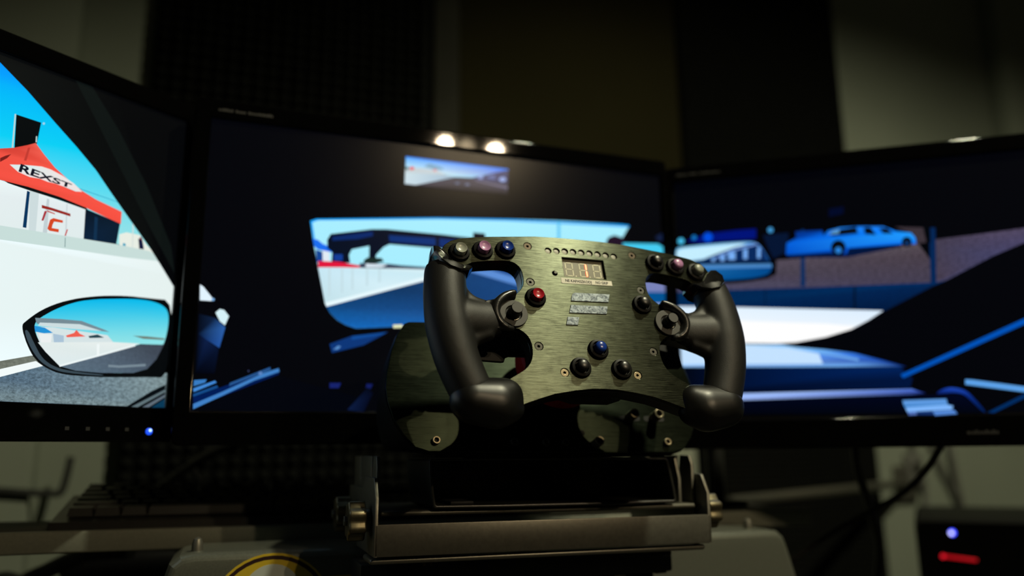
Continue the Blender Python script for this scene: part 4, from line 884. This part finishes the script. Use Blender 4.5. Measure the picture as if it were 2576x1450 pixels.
# grips: main tube and thumb bridge grown together
def remeshed(mb, vox, it, name, m, root):
    me = bpy.data.meshes.new('t'); bmesh.ops.recalc_face_normals(mb.bm, faces=mb.bm.faces); mb.bm.to_mesh(me); mb.bm.free()
    ob = bpy.data.objects.new('t', me); COL.objects.link(ob)
    r = ob.modifiers.new('r', 'REMESH'); r.mode = 'VOXEL'; r.voxel_size = vox
    s = ob.modifiers.new('s', 'SMOOTH'); s.iterations = it; s.factor = 0.5
    dg = bpy.context.evaluated_depsgraph_get(); dg.update()
    out = bpy.data.meshes.new_from_object(ob.evaluated_get(dg))
    bpy.data.objects.remove(ob); bpy.data.meshes.remove(me)
    return MB().add(out).build(name, m, root, smooth=60)
for s in (-1, 1):
    F = Matrix.Scale(-1, 4, (1, 0, 0)) if s > 0 else Matrix.Identity(4)
    g = MB()
    path = spline([(-118.2, 57.5, -3.5), (-119.5, 47, -2), (-120.5, 30, -1), (-119.5, 8, -1), (-115.5, -14, -2), (-110.5, -30, -3), (-104, -46, -4)], 6)
    rad = [16.3, 16.6, 17.0, 17.6, 17.2, 16.6, 16]
    rr = [rad[min(int(i / 6), 6)] + (rad[min(int(i / 6) + 1, 6)] - rad[min(int(i / 6), 6)]) * (i % 6) / 6 for i in range(len(path))]
    g.tube([p * .001 for p in path], [r * .001 for r in rr], seg=28, ell=[.90] * len(path), M=F)
    bp = spline([(-116, 14, -2), (-104, 14, -2), (-94, 14.5, -2), (-85, 16, -2), (-79, 18, -3)], 5)
    br_ = [17.5, 17.2, 16.0, 14.8, 13.0]
    bb = [br_[min(int(i / 5), 4)] + (br_[min(int(i / 5) + 1, 4)] - br_[min(int(i / 5), 4)]) * (i % 5) / 5 for i in range(len(bp))]
    g.tube([p * .001 for p in bp], [r * .001 for r in bb], seg=28, ell=[.80, .80, .72, .62, .55] and [.82 - .30 * i / (len(bp) - 1) for i in range(len(bp))], M=F)
    for wp in ([(-112, 46, -2), (-106, 35, -2), (-99, 28.5, -2), (-88, 25, -2)], [(-110, -18, -2), (-105, -7, -2), (-97, -.5, -2), (-86, 3.5, -2)]):
        g.tube([p * .001 for p in spline(wp, 5)], .0062, seg=16, M=F)
    gr = remeshed(g, .0013, 12, 'grip', m_rub, sw)
    # bulbous lower end cap
    b = bmesh.new()
    for (cx, cy, cz, r, fz) in ((-105, -51, -4, 16.6, .95), (-88, -52.5, -4, 19.3, .82), (-79, -46.5, -5, 13.6, .95), (-76, -55, -6, 11.2, .9)):
        bmesh.ops.create_uvsphere(b, u_segments=24, v_segments=14, radius=r * .001, matrix=F @ Matrix.Translation((cx * .001, cy * .001, cz * .001)) @ Matrix.Diagonal((1, 1, fz, 1)))
    me = bpy.data.meshes.new('t'); b.to_mesh(me); b.free()
    hb = bmesh.new(); hb.from_mesh(me); bmesh.ops.convex_hull(hb, input=hb.verts); hb.to_mesh(me); hb.free()
    remeshed(MB().add(me), .0013, 10, 'end_cap', m_cap, gr)
    # glossy horn at the top, its front cut flat down to the plate
    rim = [(-126.8, 75.5, 3), (-123.2, 76.2, 1.2), (-117.4, 71.2, .7), (-112.5, 64.4, .7), (-107.5, 61.8, .7), (-100.6, 61.0, 1.6), (-99.4, 57.4, 6), (-103.0, 52.6, 10), (-110.5, 50.0, 13), (-118.5, 51.6, 14.5), (-125, 58.0, 13), (-128.2, 67, 8.5)]
    n = len(rim); vs = []; fs = []
    def grow(q, k, z): return (q[0] * .001 + (q[0] + 114) * .001 * k, q[1] * .001 + (q[1] - 63) * .001 * k, z)
    cen = (-114.5, 62.5)
    inner = [(q[0] + (cen[0] - q[0]) * .20, q[1] + (cen[1] - q[1]) * .20, q[2] * .70) for q in rim]
    vs += [(q[0] * .001, q[1] * .001, q[2] * .001) for q in inner]
    vs += [(q[0] * .001, q[1] * .001, q[2] * .001) for q in rim]
    vs += [grow(q, .07, (q[2] - 1.6) * .001) for q in rim]
    vs += [grow(q, .13, (min(q[2] * .3, 3) - 4) * .001) for q in rim]
    vs += [grow(q, .09, -.0135) for q in rim]
    for i in range(4):
        for k in range(n): fs.append((i * n + k, i * n + (k + 1) % n, (i + 1) * n + (k + 1) % n, (i + 1) * n + k))
    fs.append(tuple(range(n))); fs.append(tuple(range(4 * n, 5 * n)))
    MB().raw(vs, fs, M=F).build('horn_cap', m_gloss, gr, smooth=28)
    # joystick: disc, raised guard, stick
    cx, cy = -67.5, 20
    jm = lambda x, y: (x * .001, y * .001)
    jd = MB().shape([mmx(circ(cx, cy, 11.6, 40)), mmx(circ(cx, cy, 6.7, 28))], 0, .0024, .0004, M=F).build('joystick_plate', m_disc, gr)
    gp = spline([(-64.0, 38.2, 3.0), (-68.5, 36.6, 3.6), (-75, 32.8, 4.2), (-80.6, 27.0, 4.4), (-83.0, 19.5, 4.2), (-80.6, 11.8, 3.6), (-75, 7.0, 2.8), (-69.0, 6.0, 1.8)], 5)
    gl = MB().tube([p * .001 for p in gp], [(  .0021 + .0016 * math.sin(PI * min(1, max(0, i / (len(gp) - 1)))) ** .7) for i in range(len(gp))], seg=12, M=F)
    fill = [(-64, 38.4), (-68.5, 37.4), (-75, 34.4), (-82, 31), (-91, 29), (-94, 18), (-91, 6), (-82, 4.2), (-75.5, 4.8), (-68, 5.4), (-70, 9), (-76, 12.6), (-79, 20), (-76, 27.2), (-70, 31.4), (-64.6, 32.6)]
    gl.shape([mmx(fill)], -.003, .0040, .0006, M=F)
    remeshed(gl, .0008, 10, 'joystick_guard', m_satin, gr)
    Mj = F @ Matrix.Translation((cx * .001, cy * .001, 0))
    MB().lathe([(.0066, .0003), (.0066, .0008)], seg=24, M=Mj).build('joystick_well', m_black, gr)
    for an, ln in ((3.6, .9), (5.05, .8)):
        arc = [(5.9 * math.cos(an + t), 5.9 * math.sin(an + t)) for t in [ln * (k / 6 - .5) for k in range(7)]] + [(4.4 * math.cos(an - t), 4.4 * math.sin(an - t)) for t in [ln * (k / 6 - .5) for k in range(7)]]
        MB().shape([mmx([(cx + p[0], cy + p[1]) for p in arc])], .0008, .0014, .0001, M=F).build('joystick_contact', m_tin, gr)
    MB().lathe([(.0052, .0010), (.0052, .0042), (.0044, .0066), (.0046, .0072), (.0047, .0105), (.0044, .0110)], seg=28, M=Mj).build('joystick', m_satin, gr)
    MB().lathe([(.0042, .01101), (.0042, .0112)], seg=28, M=Mj).build('joystick_top', m_disc, gr)
    # shift paddle behind
    pp = [(44, -.5), (63, -.8), (66, -2), (67.5, -5.8), (70, -6.2), (90, -5.4), (93.5, -3), (93, 14), (87, 30), (62, 33), (48, 28)]
    MB().shape([mmx([(-x, y) for x, y in pp])], -.034, -.031, .0007, M=F).build('shift_paddle', m_black, sw)
    MB().box(-.052, -.040, .004, .020, -.034, -.0165, .001, M=F).build('paddle_mount', m_black, sw)
# hub and quick release
MB().lathe([(.046, -.040), (.046, -.0165)], seg=48, M=Matrix.Translation((0, .0155, 0))).build('hub', m_black, sw)
MB().lathe([(.0330, -.078), (.0345, -.042), (.0345, -.040)], seg=48, M=Matrix.Translation((0, .0155, 0))).build('hub_adapter', m_black, sw)
MB().lathe([(.0372, -.084), (.0393, -.082), (.0393, -.066), (.0372, -.064)], seg=48, M=Matrix.Translation((0, .0155, 0))).build('release_ring', m_red, sw)
MB().shape([mmx([(-30, -24), (30, -24), (27, -37), (16, -40.5), (-16, -40.5), (-27, -37)])], -.032, -.0165, .001).build('rear_box', m_black, sw)

# ------------------------------------------------------------------ right side: computer case and cables
PM = at(RIG, (1.000, 1.000, -HC)) @ Matrix.Rotation(-0.80, 4, 'Z')
pc = thing('computer_case', 'black computer case at the lower right with a blue and a red light', 'computer', PM)
DZ = HC
MB().box(0, .30, .006, .34, .25, DZ - .1085, .010, seg=3).build('case', m_house, pc)
MB().shape([rrect(.002, .298, .254, DZ - .1110, .012)], -.007, -.001, .001, XZ).build('front_panel', m_bez, pc)
RX90 = Matrix.Rotation(PI / 2, 4, 'X')
MB().lathe([(.0042, 0), (.0042, .0015), (.0030, .0022)], M=Matrix.Translation((.0505, .001, DZ - .1270)) @ RX90).build('power_light', glow('pc_blue_led', (0.03, 0.05, 1.0), 3.2), pc)
MB().lathe([(.0026, 0), (.0026, .0004)], M=Matrix.Translation((.0490, -.0014, DZ - .1275)) @ RX90).build('power_light_core', glow('pc_led_core', (0.55, 0.55, 1.0), 3.0), pc)
MB().box(.033, .079, -.001, .0012, DZ - .1655, DZ - .1615, .001, M=Matrix.Translation((.056, 0, DZ - .1635)) @ Matrix.Rotation(.09, 4, 'Y') @ Matrix.Translation((-.056, 0, -DZ + .1635))).build('drive_light', glow('pc_red_led', (0.75, 0.0, 0.012), 0.55), pc)
MB().lathe([(.0030, 0), (.0030, .0008)], M=Matrix.Translation((.0345, -.0006, DZ - .1615)) @ RX90).build('drive_light_tip', glow('pc_red_tip', (1.0, 0.01, 0.03), 0.9), pc)
MB().box(.004, .296, .012, .33, .001, .25, .004).build('plinth', m_dsteel, pc)

def cable(pts, r, m, label, group=None, name='cable', cat='cable', seg=10):
    P = spline(pts, 8); base = P[-1].copy()
    o = MB().tube([p - base for p in P], r, seg).build(name, m)
    o.location = base
    return tag(o, label, cat, group)
cable([(0.4105, 0.9712, 0.8205), (0.4143, 0.9816, 0.7946), (0.4213, 0.9963, 0.773), (0.4342, 1.0121, 0.7461), (0.4507, 1.0384, 0.7179), (0.4625, 1.054, 0.6921), (0.4694, 1.0696, 0.666), (0.4705, 1.087, 0.6318), (0.4706, 1.1188, 0.5769), (0.4706, 1.1188, 0.3), (0.4806, 1.1288, 0.006)], 0.0052, m_cable, 'thick black cable hanging down from the right monitor past the wall edge')
cable([(0.494, 0.9155, 0.818), (0.4852, 0.9191, 0.8004), (0.4762, 0.934, 0.7782), (0.4677, 0.9587, 0.7574), (0.4537, 0.983, 0.739), (0.434, 1.0014, 0.7241), (0.404, 1.0154, 0.706), (0.3763, 1.0242, 0.688), (0.3466, 1.0285, 0.6676), (0.3117, 1.0349, 0.6367), (0.3117, 1.0349, 0.3), (0.3217, 1.0449, 0.006)], 0.0038, m_cable, 'thinner black cable curving left across the foam to behind the stand')
cable([(0.9321, 1.8964, 0.8338), (0.9403, 1.8992, 0.7788), (0.9564, 1.9048, 0.7331), (0.9565, 1.9048, 0.6791), (0.9466, 1.9014, 0.6173), (0.9379, 1.8984, 0.5566), (0.9379, 1.8984, 0.3), (0.9479, 1.9084, 0.006)], 0.0052, m_shadow_socket, 'grey tube in place of a cable shadow on the pale wall below the small wall socket', 'stand-in cable shadows on the right wall')  # grey runs in this group: cable shadows on the wall, built as tubes
cable([(0.9856, 1.9149, 0.8336), (1.0065, 1.9222, 0.7641), (1.0328, 1.9313, 0.7085), (1.0574, 1.9398, 0.6577), (1.0734, 1.9454, 0.6119), (1.0864, 1.9499, 0.5486), (1.0864, 1.9499, 0.3), (1.0964, 1.9599, 0.006)], 0.0052, m_shadow_socket, 'grey tube in place of a cable shadow slanting across the pale wall to the computer case', 'stand-in cable shadows on the right wall')
cable([(1.0437, 1.9351, 0.8334), (1.0421, 1.9239, 0.7775), (1.0458, 1.9231, 0.7133), (1.0534, 1.9258, 0.6587), (1.0555, 1.9265, 0.6138), (1.0612, 1.9285, 0.5559), (1.0612, 1.9285, 0.3), (1.0712, 1.9385000000000001, 0.006)], 0.0058, m_shadow_socket, 'rightmost grey tube in place of a cable shadow dropping steeply behind the computer case', 'stand-in cable shadows on the right wall')
cable([(-0.2916, 0.9949, 0.8292), (-0.3681, 1.0196, 0.8085), (-0.4219, 1.0451, 0.7841), (-0.4715, 1.0811, 0.7583), (-0.5427, 1.1588, 0.7284), (-0.5857, 1.2061, 0.6976), (-0.5857, 1.2061, 0.3), (-0.5757, 1.2161, 0.006)], 0.0055, m_cable, 'black cable sagging in front of the left foam panel above the keyboard')
cable([(-0.344, 1.0658, 0.8317), (-0.4156, 1.0727, 0.7989), (-0.4238, 1.0775, 0.7758), (-0.4145, 1.1122, 0.7563), (-0.3956, 1.1482, 0.7301), (-0.3981, 1.1857, 0.6973), (-0.3981, 1.1857, 0.3), (-0.3881, 1.1957, 0.006)], 0.0045, m_cable, 'short looped black cable beside the sagging one under the monitors')
cable([(-0.4463, 0.9618, 0.6937), (-0.4979, 0.9728, 0.6899), (-0.527, 0.9847, 0.6815), (-0.5614, 0.9979, 0.6671), (-0.5964, 1.0111, 0.6528), (-0.6719, 1.0598, 0.6153), (-0.6719, 1.0598, 0.3), (-0.6619, 1.0698, 0.006)], 0.0098, m_cable, 'thick black hose curving below the left end of the shelf', None, 'hose', 'hose')
cable([(-0.7067, 1.2885, 0.8011), (-0.7083, 1.288, 0.7826), (-0.7112, 1.287, 0.7612), (-0.7153, 1.2856, 0.7473), (-0.7245, 1.2824, 0.7445), (-0.7635, 1.2688, 0.748), (-0.8044, 1.2546, 0.7521), (-0.8541, 1.2374, 0.7558)], 0.0056, m_wtube, 'dark bent tube forming a corner on the pale wall at the left')  # thin dark tube, bent to a corner against the wall


# wall socket, bracket arm and the case under the shelf
so = thing('wall_socket', 'small dark wall socket behind the crossing grey shadow tubes at the right', 'socket', at(RIG, (1.505, 1.50, -0.05)))
MB().box(-.022, .022, -.020, -.0005, -.036, .036, .004).build('socket_plate', m_shadow_socket, so)
MB().lathe([(.012, 0), (.012, .003)], M=Matrix.Translation((0, -.020, .004)) @ Matrix.Rotation(PI / 2, 4, 'X')).build('socket_face', m_trim, so)
ab = thing('wall_bracket', 'slim grey metal arm reaching out from the wall in front of the foam', 'bracket', at(RIG, (1.48, 1.47, -.0805)))
MB().tube([(-.735, -.36, .0005), (0, .02, 0)], .0085, 8).build('arm', m_steel, ab)
MB().box(-.03, .03, .018, .0295, -.04, .04, .003).build('mounting_plate', m_steel, ab)
eb = thing('equipment_case', 'black case standing on the floor below the left end of the shelf', 'case', at(RIG, (-.083, 1.265, -HC)))
MB().box(-.112, .03, -.118, -.03, .003, .682, .006).build('case_body', m_house, eb)
MB().box(-.106, .024, -.124, -.1185, .05, .676, .002).build('case_front', m_black, eb)
